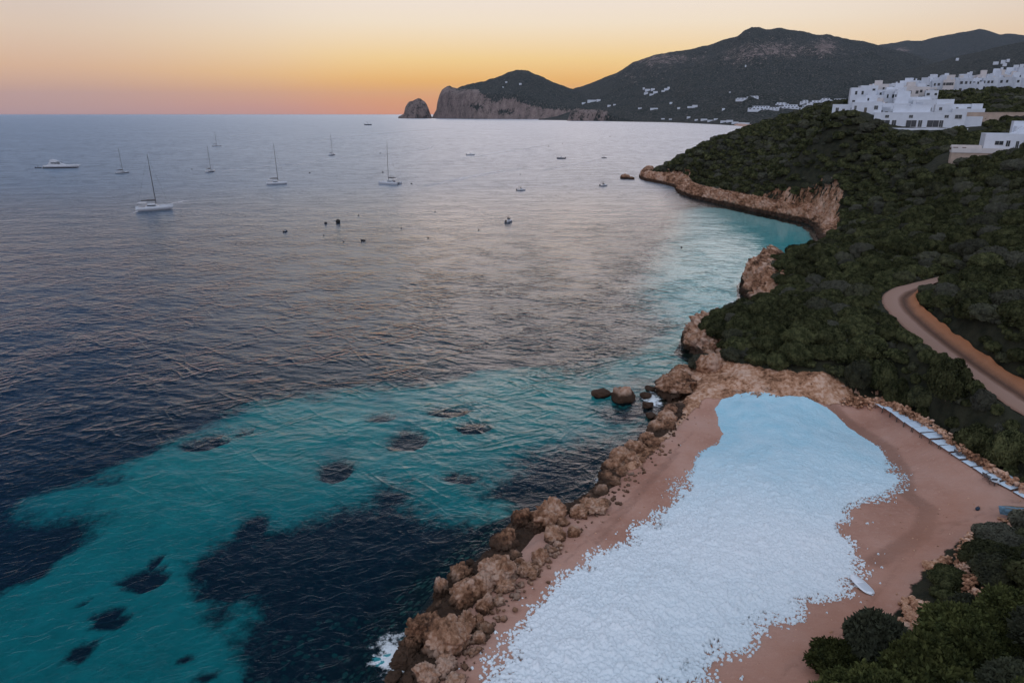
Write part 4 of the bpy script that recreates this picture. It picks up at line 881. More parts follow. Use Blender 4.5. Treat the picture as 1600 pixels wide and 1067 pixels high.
# houses stepping down the left shoulder of the hill
G_SL = 'white houses stepping down the left shoulder of the village'
for (px, yd, wd, ht, st) in ((1338, 402, 9, 9.5, 2), (1352, 412, 9, 8.5, 2), (1366, 418, 10, 8.5, 2), (1382, 424, 9, 8.0, 2), (1398, 430, 9, 8, 2), (1412, 432, 10, 8.5, 2), (1346, 388, 8, 7, 2), (1362, 392, 9, 7, 2), (1378, 400, 9, 7, 2), (1394, 405, 10, 7, 2), (1411, 410, 9, 7, 2), (1425, 410, 9, 6.5, 2),
                              (1328, 375, 7, 6, 1), (1318, 362, 7, 5, 1), (1334, 360, 9, 7, 2)):
    house(px, yd, wd, 8, ht, 'blocky white house on the left shoulder of the village, ' + {2: 'two storeys', 1: 'one storey'}[st] + (', upper tier' if yd > 400 else ', lower tier'), G_SL, rng.uniform(-.25, .25),
          [(rng.uniform(-2, 2), 1.5, 4, 4, ht, rng.uniform(1.5, 2.6))] if rng.random() < .5 else [], 2, st, frame=False, chimney=rng.random() < .3, mat=M_WHITE2 if rng.random() < .25 else M_WHITE)
G_MID = 'large white terraced blocks in the middle of the village'
for (px, yd, wd, dp, ht, st, nw, bl, lab) in (
        (1362, 358, 17, 10, 9.5, 2, 3, [(-3, 2, 7, 5, 9.5, 2.6)], 'tall plain white block at the left of the village centre, just above the lower houses'),
        (1392, 366, 16, 10, 10, 2, 2, [(4, 2, 6, 5, 10, 2.4)], 'broad white block with few windows in the village centre, second from left'),
        (1421, 370, 16, 10, 9, 2, 2, [(-4, 1.5, 6, 6, 9, 2.8)], 'bluish white block in the village centre with a rooftop room on its left'),
        (1448, 362, 14, 10, 7.5, 2, 2, [], 'plain white block right of the village centre beside dark trees'),
        (1405, 345, 14, 9, 7.0, 2, 2, [(0, 2, 5, 4, 7, 2.2)], 'white block low in the village centre behind the long window front'),
        (1458, 338, 19, 9, 6.5, 2, 4, [(4, 2, 7, 5, 6.5, 2.4)], 'white house with rooftop terrace behind the right end of the long window front'),
        (1340, 338, 13, 9, 7.2, 2, 3, [(2, 2, 5, 5, 7.2, 2.4)], 'white house at the lower left corner of the village with a raised room'),
        (1318, 326, 10, 7, 3.6, 1, 3, [], 'low white house at the far left tip of the village'),
        (1352, 320, 12, 7, 4.0, 1, 3, [(-3, 2, 4, 4, 4, 2.2)], 'low white house with a dark opening below the tall plain block'),
        (1310, 345, 8, 6, 5, 1, 2, [], 'small white cube house on the left slope behind the tip house'),
        (1490, 318, 15, 8, 6.0, 2, 3, [], 'white two storey house at the right end of the village front'),
        (1512, 312, 12, 7, 4.2, 1, 3, [(3, 2, 4, 4, 4.2, 2)], 'low bluish white house beside the dark trees at the right end of the front')):
    house(px, yd, wd, dp, ht, lab, G_MID, rng.uniform(-.1, .12), bl, nw, st, frame=True)
G_SM = 'small white cube houses tucked between the larger village blocks'
for (px, yd, wd, ht) in ((1330, 350, 6, 4.5), (1346, 352, 6, 5.5), (1352, 346, 5, 4), (1372, 350, 6, 6), (1380, 344, 5, 4.5), (1392, 336, 6, 4), (1412, 338, 5.5, 5), (1424, 348, 6, 7), (1434, 354, 6, 7), (1440, 342, 5, 5), (1428, 332, 5, 4), (1470, 346, 6, 5), (1478, 330, 6, 4.5), (1366, 326, 5, 4), (1380, 322, 5, 3.6), (1340, 326, 5, 3.8), (1402, 384, 6, 9), (1420, 392, 6, 8), (1436, 398, 6, 7), (1450, 390, 6, 6), (1386, 388, 6, 9), (1370, 378, 6, 9)):
    house(px, yd, wd, 5, ht, 'small white cube house ' + ('with two storeys ' if ht > 4.6 else 'of one storey ') + ('tucked behind' if yd > 360 else 'in front of') + ' the large central village blocks', G_SM, rng.uniform(-.3, .3), [(rng.uniform(-1, 1), 1, 2.6, 3, ht, 1.8)] if rng.random() < .5 else [], 2, 2 if ht > 4.6 else 1, frame=False, mat=(M_WHITE, M_WHITE3, M_WHITE2)[int(rng.integers(3))])
# the long white front with big windows
c = pd(1445, 303); az = math.atan2(*c); r = empty('terrace_house', (c[0], c[1], float(ter(*c)) - .6), -az + .06)
tag(r, 'long low white house with a row of wide dark windows above a terrace wall', 'house')
mb = MB(); parapet_box(mb, -19, 15, 0, 9, -3, 6.3); parapet_box(mb, -12, 2, 3, 9, 6.3, 8.9); parapet_box(mb, 15, 21, 1.5, 8, -3, 4.6); mb.build('wall', M_WHITE, r)
tb = MB(); tb.box(-20, 16, -4.5, -.02, -4, -.3); tb.box(-20, 16, -4.5, -4.2, -.3, .55); tb.build('terrace', M_WHITE, r)
for x, w_ in ((-14.5, 3.6), (-11.0, 1.6), (-4.5, 3.8), (-1.2, 1.4), (3.5, 4.2), (6.5, 1.4)): window(r, x, -.012, .9, w_, 2.7)
for x in (-14, -5, 8): window(r, x, -.012, 4.6, 1.4, 1.1)
window(r, 12.2, -.012, 4.3, 2.4, 1.5)
HOUSES_AT += [(c[0] + q*math.cos(az), c[1] + v - q*math.sin(az), 6.5) for q in (-16, -8, 0, 8, 16) for v in ((3, -5) if q > -10 else (3,))]
# tan garden wall above the big villa
c = pd(1572, 300); r = empty('garden_wall', (c[0], c[1], float(ter(*c)) - .4), -math.atan2(*c) + .1); tag(r, 'long tan retaining wall above the trees behind the villa', 'wall')
mb = MB(); mb.box(-16, 20, 0, .6, -3, 3.6); mb.box(-16.1, 20.1, -.1, .7, 3.6, 3.8); mb.build('masonry', M_TAN, r)
mb = MB(); mb.box(6, 20, -2.5, -.02, -3, 1.2); mb.build('buttress', M_TAN, r)
HOUSES_AT += [(c[0] + q, c[1] - 1, 4) for q in (-14, -6, 2, 10, 18)]

# the villa with its terrace at the right edge
c = pd(1590, 233); VZ = float(ter(*c)); az = math.atan2(*c); r = empty('villa', (c[0], c[1], 34.0), -az + .16); r.scale = (.88, .88, .82); tag(r, 'big white villa with square windows and a long terrace at the right edge', 'villa')
mb = MB(); parapet_box(mb, -8.5, 22, 0, 12, -3, 5.2); parapet_box(mb, 1.5, 22, 6, 14, 5.2, 8.0)
M_STAIR = M_WHITE
mb.build('wall', M_WHITE, r)
tw = MB(); parapet_box(tw, 1.0, 8.0, 10, 15, 5.2, 10.2, h=.3); tw.build('tower_room', M_WHITE, r)
st = MB()   # swept white stair parapet rising from the roof edge to the tower
cur = [(-3.5, 2.2, 5.25), (-1.5, 2.6, 5.5), (.5, 3.2, 6.1), (2.0, 4.2, 7.2), (3.2, 5.4, 8.2), (5.0, 5.9, 8.8), (9, 6.0, 8.9)]
cur = chaikin(np.array(cur, float), 2); st.loft([[(x, y - .9, 5.0), (x, y - .9, z), (x, y, z + .15), (x, y, 5.0)] for x, y, z in cur]); st.build('stair_parapet', M_WHITE, r)
M_STONE = simple('stone_cladding', (.34, .29, .27), .95, .35, 3, .05)
sb = MB(); sb.box(6, 22, 1.2, 1.6, 5.0, 6.6); sb.build('stone_balustrade', M_STONE, r); sb = MB(); sb.box(9, 22, 5.6, 5.98, 7.8, 9.3); sb.build('stone_balustrade', M_STONE, r)
for x, z0, w_, h_ in ((-3.8, 1.4, 2.6, 1.5), (-1.0, .9, 1.2, 2.2), (1.9, .4, .9, 2.5), (5.2, .5, 2.9, 2.7), (9.3, .5, 3.0, 2.7)): window(r, x, -.012, z0, w_, h_)
m_, n_ = newmat('lit_door_orange'); finish(n_, bsdf(n_, n_.mixc(n_.noise(n_('ShaderNodeTexCoord').outputs['Object'], 1.5, 4), (.30, .11, .035, 1), (.42, .18, .06, 1)), .6))  # orange light on the door put into its colour
d = MB(); d.box(11.9, 14.6, -.08, .05, .2, 3.4); d.build('door', m_, r); window(r, 14.0, -.09, .5, 1.6, 2.4)
tt_ = MB(); tt_.box(-19, 22, -6.5, -.02, -9, -.5); tt_.build('terrace', M_TAN, r)
tw = MB(); tw.box(-19.2, 22, -6.75, -6.5, -1.6, .25); tw.box(-19.2, -18.9, -6.5, 0, -1.6, .8); tw.box(-19, -9, -.25, .0, -.5, 1.2); tw.build('terrace_wall', M_WHITE2, r)
for q, lab in (((-16, -3.2), 'brown wicker sofa under the terrace corner of the villa'), ((-13.2, -3.6), 'brown wicker armchair beside the sofa on the villa terrace')):
    s = Vector((q[0], q[1], -.5)); s.rotate(Matrix.Rotation(-az + .16, 3, 'Z')); s += Vector((c[0], c[1], 34.0)); W_ = 2.2 if q[0] < -15 else 1.1
    t = empty('terrace_sofa', s, -az + .16); tag(t, lab, 'sofa'); mw = simple('wicker', (.10, .05, .035), .9)
    m1 = MB(); m1.box(-W_/2, W_/2, -.4, .4, .0, .42); m1.build('seat', mw, t); m1 = MB(); m1.box(-W_/2, W_/2, .4, .55, .0, .85); m1.build('backrest', mw, t)
    for sx_ in (-1, 1): m1 = MB(); m1.box(sx_*W_/2 - .07 + sx_*.07, sx_*W_/2 + .07 + sx_*.07, -.4, .55, 0, .62); m1.build('armrest', mw, t)
HOUSES_AT += [(c[0] + (q*math.cos(az) + v*math.sin(az)), c[1] + v*math.cos(az) - q*math.sin(az), 6) for q in (-17, -10, -3, 4, 11, 18, 25) for v in (-3, 4, 10)] + [(c[0] + (q*math.cos(az) - 10*math.sin(az)), c[1] - 10*math.cos(az) - q*math.sin(az), 4) for q in (-4, 3, 10, 17)]

# hotels and houses across the bay
def far_block(px, py, wpx, hpx, label, group, cat='building', mount='main_mountain', steps=2, win=True, name='building'):
    p = far_hit(mount, px, py)
    if p is None: return
    k = p[1]/FPX*1.02; wd, ht = wpx*k*.9, hpx*k*.75; az = math.atan2(p[0], p[1]); r = empty(name, p, -az + rng.uniform(-.25, .25)); tag(r, label, cat, group)
    mb = MB()
    for s in range(steps):
        f = 1 - s*.28; x0 = rng.uniform(-.12, .12)*wd*s; parapet_box(mb, x0 - wd/2*f, x0 + wd/2*f, s*4, 14 + s*4, -8 if s == 0 else ht*s/steps - 1, ht*(s + 1)/steps, h=.6)
    mb.build('wall', M_WHITE, r)
    if win and wpx >= 9:
        for s in range(steps):
            n = max(2, int(wpx/6)); f = 1 - s*.28
            for q in range(n): window(r, -wd/2*f + wd*f*(q + .5)/n, s*4 - .06, ht*s/steps + ht/steps*.35, wd*f/n*.5, ht/steps*.45, False)
G_H = 'white hotel blocks above the bay beach'
for a in ((1187, 174, 36, 7, 'wide low white hotel block nearest the beach, leftmost of the hotels'), (1204, 174, 24, 5, 'white hotel wing with a dark arcade next to the leftmost block'), (1232, 172, 30, 7, 'white hotel block with stepped terraces in the middle of the hotels'), (1222, 165, 20, 5, 'small white hotel wing behind the stepped one'), (1268, 174, 42, 10, 'largest white hotel block with balconies, lower right of the group'),
          (1275, 163, 28, 6, 'white hotel upper block behind the largest one'), (1290, 159, 16, 5, 'white hotel annex with a roof tower'), (1312, 161, 24, 5, 'white hotel block at the right of the group behind the village tip'), (1256, 162, 12, 5, 'narrow white hotel stair tower block'), (1302, 168, 20, 5, 'low hotel block partly behind trees'),
          (1160, 159, 22, 3, 'low white building high on the slope left of the hotels'), (1176, 155, 18, 3, 'low white building highest on the slope above the hotels'), (1325, 166, 14, 5, 'white hotel block touching the village shoulder')):
    far_block(*a[:4], a[4], G_H)
G_B = 'small white houses along the bay beach'
for k, (px, py, w_, h_) in enumerate(((1100, 189, 10, 3), (1110, 190.5, 8, 3), (1118, 189, 6, 2.5), (1130, 192, 9, 3.5), (1140, 192.5, 10, 4), (1148, 194, 10, 3.5), (1158, 195, 9, 3.5), (1166, 196, 8, 3.5), (1088, 189, 5, 2.5), (1076, 186, 5, 3), (1036, 187.5, 5, 2), (1047, 188, 4, 2))):
    far_block(px, py, w_, h_, 'small white beach house in the row along the bay sand' if px > 1095 else 'tiny white house at the waterline left of the bay beach', G_B, 'house', steps=1, win=False, name='house')
G_F = 'tiny white houses scattered on the far mountain slope'
for (px, py, w_, h_) in ((1012, 144, 8, 3), (1020, 141, 6, 2.6), (1024, 146, 7, 3), (1009, 148, 6, 2.5), (1018, 150, 6, 2), (1041, 142, 7, 2.4), (1036, 144, 5, 2), (1045, 138, 3, 2), (1006, 139, 3, 2), (1048, 164, 4, 3), (1086, 168, 8, 4), (1078, 170, 8, 3), (1060, 172, 4, 3), (1022, 171, 12, 2), (1000, 171, 6, 2),
                         (1130, 173, 4, 2.4), (1140, 146, 2, 1.6), (1165, 104, 2, 1.5), (925, 160, 14, 3.6), (935, 159, 6, 3), (912, 163, 6, 2.5), (952, 167, 5, 2.6), (960, 166, 4, 2)):
    far_block(px, py, w_, h_, 'tiny white house in the cluster halfway up the far slope' if py < 152 and px < 1050 else 'tiny white house among the dark trees at the foot of the far mountain', G_F, 'house', steps=1, win=False, name='house')
for (px, py, w_, h_) in ((791, 130.5, 3, 2.5), (813, 134, 4, 3), (786, 138, 2.5, 2)): far_block(px, py, w_, h_, 'tiny pale house on the upper slope of the headland hill', 'tiny pale houses on the headland hill', 'house', 'headland', 1, False, 'house')
for (px, py, w_, h_) in ((1556, 100, 7, 2), (1567, 99, 6, 3), (1570, 103, 5, 2), (1575, 97, 4, 2), (1588, 104, 7, 2), (1597, 103, 5, 2), (1450, 96, 4, 2), (1462, 93, 4, 2), (1496, 93, 4, 2), (1566, 108, 3, 2)): far_block(px, py, w_, h_, 'tiny white house on the dark wooded ridge above the village', 'tiny white houses on the wooded ridge', 'house', 'wooded_ridge', 1, False, 'house')
# planting: one candidate per jittered cell, kept where scrub grows
HA = np.array(HOUSES_AT)
def plant(cell, x0, x1, y0, y1):
    gx_ = np.arange(x0, x1, cell); gy_ = np.arange(y0, y1, cell); A, B = np.meshgrid(gx_, gy_, indexing='ij'); A = A + cell*rng.uniform(-.45, .45, A.shape); B = B + cell*rng.uniform(-.45, .45, A.shape)
    return A.ravel(), B.ravel()
xs_, ys_, rs_, kd_ = [], [], [], []
CELLS = {}
def fits(x, y, r, tight):
    i, j = int(x//4), int(y//4)
    for a in range(i - 2, i + 3):
        for b_ in range(j - 2, j + 3):
            for (qx, qy, qr) in CELLS.get((a, b_), ()):
                if (x - qx)**2 + (y - qy)**2 < ((r + qr)*tight)**2: return False
    CELLS.setdefault((i, j), []).append((x, y, r)); return True
for (cell, y0, y1, rmin, rmax, tight) in ((2.0, 20, 84, 1.9, 2.9, .60), (1.3, 20, 84, .9, 1.8, .50), (.9, 20, 84, .6, 1.1, .46), (2.4, 84, 170, 2.2, 3.4, .60), (1.4, 84, 170, 1.0, 2.1, .50), (1.0, 84, 170, .7, 1.2, .46), (2.6, 170, 330, 2.2, 3.6, .58), (1.6, 170, 330, 1.2, 2.2, .50), (3.4, 330, 620, 2.6, 4.2, .58), (2.2, 330, 620, 1.6, 2.6, .5)):
    x, y = plant(cell, 0, 620, y0, y1); z = ter(x, y); px, py, dep = proj(x, y, z + 2)
    ok = (px > 950) & (px < 1720) & (py < 1150) & (y > 20)
    x, y, px, py = x[ok], y[ok], px[ok], py[ok]
    ok = veg_ok(x, y)
    for hx, hy, hr in HA: ok &= (x - hx)**2 + (y - hy)**2 > (hr + 1.0)**2
    ok &= np.all(np.stack([(ter(x, y) + 6 - CAM_H) > (ter(x*f, y*f) - CAM_H)/f - 2.0 for f in (.95, .88, .8, .7, .6)], 0), 0)     # hidden far slopes stay bare
    x, y, px, py = x[ok], y[ok], px[ok], py[ok]
    r = rmin + (rmax - rmin)*rng.random(len(x))
    pine = (y < 84) & (py > 930) & (px > 1240); r = np.where(pine, r*1.1, r)
    edge = np.minimum(sdf(x, y, coast) - 3, -sdf(x, y, beach)); rdd = seg_dist(x, y, road_c, False); r = np.minimum(r, np.maximum(np.minimum(rdd - 2.3, edge + 1.1), .9))
    pk = np.array([fits(a, b_, c_, tight) for a, b_, c_ in zip(x, y, r)], bool)
    xs_.append(x[pk]); ys_.append(y[pk]); rs_.append(r[pk]*1.08); kd_.append(pine[pk])
X_, Y_, R_, K_ = map(np.concatenate, (xs_, ys_, rs_, kd_)); Z_ = ter(X_, Y_)
PX_, PY_, DP_ = proj(X_, Y_, Z_ + R_*.6); big = R_/DP_*FPX
infr = (PX_ > -10) & (PX_ < 1610) & (PY_ > 0) & (PY_ < 1080)
order = np.argsort(-np.where(infr, big, -1)); lead = np.zeros(len(X_), bool); lead[order[:300]] = True
TALL = np.where((PX_ > 1340) & (PY_ > 560) & (PY_ < 800) & (sdf(X_, Y_, beach) > -10), 1.6, 1.0)
print('trees', len(X_), 'pines', K_.sum())
def zone(px, py, pine, d):
    if pine: return ('dark green pine with shaggy needle tufts in the thicket at the bottom right corner', 'pines in the bottom right thicket')
    if py > 800: return ('dark bushy shrub beside the curved dry stone wall at lower right', 'bushes around the dry stone wall')
    side = 'r' if px > 1400 and py < 470 + (px - 1400)*.75 else 'l'
    if py > 640 and px > 1380: return ('dark rounded shrub in the strip behind the rubble wall', 'shrubs behind the rubble wall')
    if side == 'r': return ('dense dark green shrub on the slope above the dirt road', 'shrubs above the dirt road')
    if py > 540: return ('dark domed shrub in the thicket above the pale rock shelf', 'shrubs above the rock shelf')
    if px < 1300: return ('flat topped green shrub on the headland between cove and rock shelf', 'shrubs on the headland by the cove')
    return ('flat topped green shrub on the slope between the cove and the dirt road', 'shrubs between cove and road')
tmpl = {}
def single(i):
    pine = bool(K_[i]); kind = 'pine_tree' if pine else 'shrub'; pool = PINE if pine else (NEAR if big[i] > 17 else MID)
    j = int(rng.integers(len(pool))); r = empty(kind, (X_[i], Y_[i], Z_[i] - .1), rng.uniform(0, 6.28), (float(R_[i])*rng.uniform(.92, 1.12), float(R_[i])*rng.uniform(.92, 1.12), float(R_[i])*rng.uniform(.95, 1.35)*TALL[i]))
    put('crown', pool[j], r); put('trunk', TRUNK[int(rng.integers(3))], r)
    lab, g = zone(PX_[i], PY_[i], pine, DP_[i]); tag(r, lab, 'pine' if pine else 'shrub', g)
for i in np.nonzero(lead)[0]: single(i)
rest = np.nonzero(~lead)[0]
protos = bpy.data.collections.new('shrub_kinds')
for nme, me in [('kind_a%d' % k, m_) for k, m_ in enumerate(MID)] + [('kind_b%d' % k, m_) for k, m_ in enumerate(FARC)] + [('kind_c%d' % k, m_) for k, m_ in enumerate(PINE[:2])]:
    protos.objects.link(bpy.data.objects.new(nme, me))
me = bpy.data.meshes.new('scrub'); me.vertices.add(len(rest)); me.vertices.foreach_set('co', np.stack([X_[rest], Y_[rest], Z_[rest] - .1], 1).astype(np.float32).ravel())
far_ = DP_[rest] > 330
kk_ = np.where(K_[rest], 10 + rng.integers(0, 2, len(rest)), np.where(far_, 6 + rng.integers(0, 4, len(rest)), rng.integers(0, 6, len(rest))))
me.attributes.new('kind', 'INT', 'POINT').data.foreach_set('value', kk_.astype(np.int32))
sc_ = (R_[rest][:, None]*rng.uniform(.9, 1.15, (len(rest), 3))*np.array([1, 1, 1.1])); sc_[:, 2] *= TALL[rest]; sc_ = sc_.astype(np.float32); me.attributes.new('size', 'FLOAT_VECTOR', 'POINT').data.foreach_set('vector', sc_.ravel())
ro_ = np.zeros((len(rest), 3), np.float32); ro_[:, 2] = rng.uniform(0, 6.28, len(rest)); me.attributes.new('turn', 'FLOAT_VECTOR', 'POINT').data.foreach_set('vector', ro_.ravel())
so = put('scrub', me); tag(so, 'dense dark maquis scrub covering the hillside below the white village', 'scrub', kind='stuff')
ng = bpy.data.node_groups.new('scatter', 'GeometryNodeTree'); ng.interface.new_socket('Geometry', in_out='INPUT', socket_type='NodeSocketGeometry'); ng.interface.new_socket('Geometry', in_out='OUTPUT', socket_type='NodeSocketGeometry')
g = NT(ng); gi = g.n.new('NodeGroupInput'); go = g.n.new('NodeGroupOutput')
ci = g('GeometryNodeCollectionInfo', {'Collection': protos, 'Separate Children': True, 'Reset Children': True})
na = lambda nm, ty: g('GeometryNodeInputNamedAttribute', {'Name': nm}, data_type=ty)
mp_ = g('GeometryNodeMeshToPoints', {'Mesh': gi.outputs[0]})
def out(nd): return next(s for s in nd.outputs if s.enabled and s.name == 'Attribute')
ip = g('GeometryNodeInstanceOnPoints', {'Points': mp_.outputs[0], 'Instance': ci.outputs[0], 'Pick Instance': True, 'Instance Index': out(na('kind', 'INT')), 'Scale': out(na('size', 'FLOAT_VECTOR'))})
er = g('FunctionNodeEulerToRotation', {0: out(na('turn', 'FLOAT_VECTOR'))}); g.l.new(er.outputs[0], ip.inputs['Rotation'])
g.l.new(ip.outputs[0], go.inputs[0]); so.modifiers.new('scatter', 'NODES').node_group = ng
# ---------------------------------------------------------------- boats
M_HULL = simple('white_gelcoat', (.46, .48, .52), .35, .04, .5, spec=.5)
M_NAVY = simple('navy_paint', (.03, .04, .06), .4, .1, .5)
M_ALU = simple('dark_spar', (.07, .065, .06), .5)
M_TINT = simple('tinted_glass', (.015, .018, .022), .1, spec=.6)
M_CANV = simple('furled_canvas', (.16, .15, .15), .9)
M_DECK = simple('teak_deck', (.25, .17, .11), .8)
def hull_mb(L, B, fb, bow=.35, sheer=.25, draft=.45, n=15, tr=.75, y0=0.0):
    mb = MB(); secs = []
    for t in np.linspace(0, 1, n):
        wv = B/2*(tr + (1 - tr)*math.sin(min(t/.55, 1)*math.pi/2))*(1 if t < .55 else max(.02, math.cos((t - .55)/.45*math.pi/2)**.7))
        z1 = fb*(1 + sheer*max(0, t - .3)**1.5*1.6); x = -L/2 + L*t; rk = bow*L*.22*max(0, t - .7)/.3
        s = [(x, y0, -draft*(1 - t**4)), (x + rk*.35, y0 - wv*.72, -draft*.25 + .05), (x + rk*.75, y0 - wv*.95, z1*.55), (x + rk, y0 - wv, z1), (x + rk, y0 - wv*.86, z1 + .02), (x + rk, y0, z1 + .07), (x + rk, y0 + wv*.86, z1 + .02), (x + rk, y0 + wv, z1), (x + rk*.75, y0 + wv*.95, z1*.55), (x + rk*.35, y0 + wv*.72, -draft*.25 + .05)]
        secs.append(s)
    return mb.loft(secs)
def cabin_mb(x0, x1, w0, w1, z0, z1, rake=.35, n=7):
    mb = MB(); secs = []
    for t in np.linspace(0, 1, n):
        x = x0 + (x1 - x0)*t; w_ = w0 + (w1 - w0)*t; h = z0 + (z1 - z0)*min(1, (t + .05)*6, (1 - t)*(1/rake) + .06)
        secs.append([(x, -w_/2, z0), (x, -w_/2*.88, z0 + (h - z0)*.8), (x, -w_/2*.6, h), (x, w_/2*.6, h), (x, w_/2*.88, z0 + (h - z0)*.8), (x, w_/2, z0)])
    return mb.loft(secs)
def boat_root(name, cx, cy, head, label, cat, group=None):
    c = W(cx, cy, 0); r = empty(name, (c[0], c[1], 0), R(head)); return tag(r, label, cat, group), c
def stripe(L, B, fb, parent, tr=.75): hull_mb(L*1.003, B*1.01, fb*.32, draft=.1, tr=tr, sheer=0).build('waterline_stripe', M_NAVY, parent, smooth_=True)
def mast_set(parent, x, z0, h, boomL, boomz, r=.12, back=1, stays=True, L=10, B=3):
    m1 = MB(); m1.tube([(x, 0, z0), (x - .04*h*.2, 0, z0 + h*.5), (x - .1*h*.2, 0, z0 + h)], [r, r*.9, r*.6], 8); m1.build('mast', M_ALU, parent, smooth_=True)
    m2 = MB(); m2.tube([(x, 0, boomz), (x - boomL, 0, boomz + .15)], [r*.9, r*.8], 8); bo = m2.build('boom', M_ALU, parent, smooth_=True)
    m3 = MB(); m3.tube([(x - .25, 0, boomz + .35), (x - boomL*.5, 0, boomz + .5), (x - boomL*.97, 0, boomz + .35)], [.30, .27, .14], 8); m3.build('furled_sail', M_CANV, bo, smooth_=True)
    if stays:
        m4 = MB()
        for p in ((L*.5, 0, z0*.8), (-L*.48, 0, z0*.8), (x - .4, B*.45, z0*.7), (x - .4, -B*.45, z0*.7)): m4.tube([p, (x - .02*h, 0, z0 + h*.97)], .018, 4)
        for q in (.45, .7): m4.box(x - .03*h*q - .04, x - .03*h*q + .04, -B*.22, B*.22, z0 + h*q - .03, z0 + h*q + .03)
        m4.build('rigging', M_ALU, parent)
def sailboat(cx, cy, L, mast, head, label, cab=True, cruiser=False):
    B = L*.33; fb = L*.10; r, _ = boat_root('sailboat', cx, cy, head, label, 'sailboat', 'sailboats moored in the bay')
    hull_mb(L, B, fb, tr=.7).build('hull', M_HULL, r, smooth_=True); stripe(L, B, fb, r, .7)
    c = cabin_mb(-L*.18, L*.25, B*.62, B*.4, fb*.95, fb*1.75).build('cabin', M_HULL, r, smooth_=False)
    wb = MB()
    for s in (-1, 1): wb.box(-L*.12, L*.16, s*B*.29 - .02, s*B*.29 + .02, fb*1.2, fb*1.45)
    wb.build('window', M_TINT, c)
    ck = MB(); ck.box(-L*.44, -L*.2, -B*.26, B*.26, fb*1.0, fb*1.06); ck.build('cockpit', M_DECK, r)
    mast_set(r, L*.06, fb*1.6, mast, L*.40, fb*2.3, L*.011, L=L, B=B)
    bm_ = MB(); bm_.tube([(-L*.33, -B*.3, fb), (-L*.33, -B*.3, fb*2.6), (-L*.33, B*.3, fb*2.6), (-L*.33, B*.3, fb)], .03, 6); bm_.box(-L*.40, -L*.2, -B*.32, B*.32, fb*2.6, fb*2.68); bm_.build('bimini', M_CANV, r)
    return r
def cata(cx, cy, L, mast, head, label):
    B = L*.54; fb = L*.095; r, _ = boat_root('catamaran', cx, cy, head, label, 'catamaran', 'sailboats moored in the bay')
    for s in (-1, 1): hull_mb(L, B*.30, fb*1.15, tr=.7, y0=s*B*.35).build('hull', M_HULL, r, smooth_=True)
    d = MB(); d.box(-L*.40, L*.16, -B*.40, B*.40, fb*.75, fb*1.12); d.build('bridge_deck', M_HULL, r)
    tn = MB(); tn.box(L*.16, L*.42, -B*.22, B*.22, fb*.98, fb*1.0); tn.box(L*.42, L*.45, -B*.36, B*.36, fb*.95, fb*1.1); tn.build('trampoline', M_CANV, r)
    c = cabin_mb(-L*.22, L*.17, B*.60, B*.42, fb*1.1, fb*2.1, .3).build('cabin', M_HULL, r)
    wb = MB(); 
    for s in (-1, 1): wb.box(-L*.17, L*.08, s*B*.28 - .03, s*B*.28 + .03, fb*1.45, fb*1.75)
    wb.build('window', M_TINT, c)
    h = MB(); h.box(-L*.42, -L*.16, -B*.28, B*.28, fb*2.5, fb*2.6); [h.tube([(-L*.40, s*B*.26, fb*1.1), (-L*.40, s*B*.26, fb*2.5)], .05, 6) for s in (-1, 1)]; h.build('cockpit_roof', M_HULL, r)
    mast_set(r, L*.10, fb*2.0, mast, L*.42, fb*3.0, L*.010, L=L*.9, B=B*.8); return r
cata(240, 328, 15.5, 23.5, 28, 'white catamaran with bare dark mast, the boat nearest the camera on the left')
sailboat(191, 271, 10.5, 17.5, 60, 'small white sailboat between the motor yacht and the catamaran')
sailboat(329, 269, 11, 19, 82, 'sailboat with thin mast seen end on, right of the catamaran')
cata(432, 288, 12.5, 24, 18, 'white catamaran with tall raked mast at the left end of a pale wake')
sailboat(519, 243, 13, 21, 80, 'dark sailboat seen end on beyond the pale wake, far out')
cata(610, 288, 14, 24.5, 158, 'white catamaran moored in the bright water in the middle of the bay')
sailboat(338, 229, 12, 18, 20, 'faint distant sailboat, farthest out of the sailboats on the left')
# motor yacht
r, c = boat_root('motor_yacht', 95, 263, 4, 'sleek white motor yacht, leftmost boat in the bay', 'yacht'); L, B = 27.0, 6.2
hull_mb(L, B, 2.5, bow=.6, sheer=.30, tr=.88).build('hull', M_HULL, r, smooth_=True); stripe(L, B, 2.5, r, .88)
c1 = cabin_mb(-L*.34, L*.22, B*.80, B*.46, 2.55, 5.9, .62, 11).build('superstructure', M_HULL, r)
wb = MB()
for s in (-1, 1): wb.box(-L*.24, L*.04, s*B*.335 - .05, s*B*.335 + .05, 3.9, 4.9)
wb.build('window', M_TINT, c1)
fl = cabin_mb(-L*.30, L*.0, B*.60, B*.45, 5.8, 7.3, .5, 7).build('flybridge', M_HULL, r); ar = MB(); ar.tube([(-L*.28, -B*.28, 5.8), (-L*.25, -B*.25, 8.6), (-L*.25, B*.25, 8.6), (-L*.28, B*.28, 5.8)], .12, 6); ar.build('radar_arch', M_HULL, r)
pf = MB(); pf.box(-L*.54, -L*.49, -B*.4, B*.4, .3, .5); pf.build('swim_platform', M_DECK, r)
rl = MB(); rl.tube([(L*.1, -B*.40, 3.7), (L*.35, -B*.26, 4.0), (L*.53, 0, 4.2), (L*.35, B*.26, 4.0), (L*.1, B*.40, 3.7)], .04, 5); rl.build('rail', M_ALU, r)
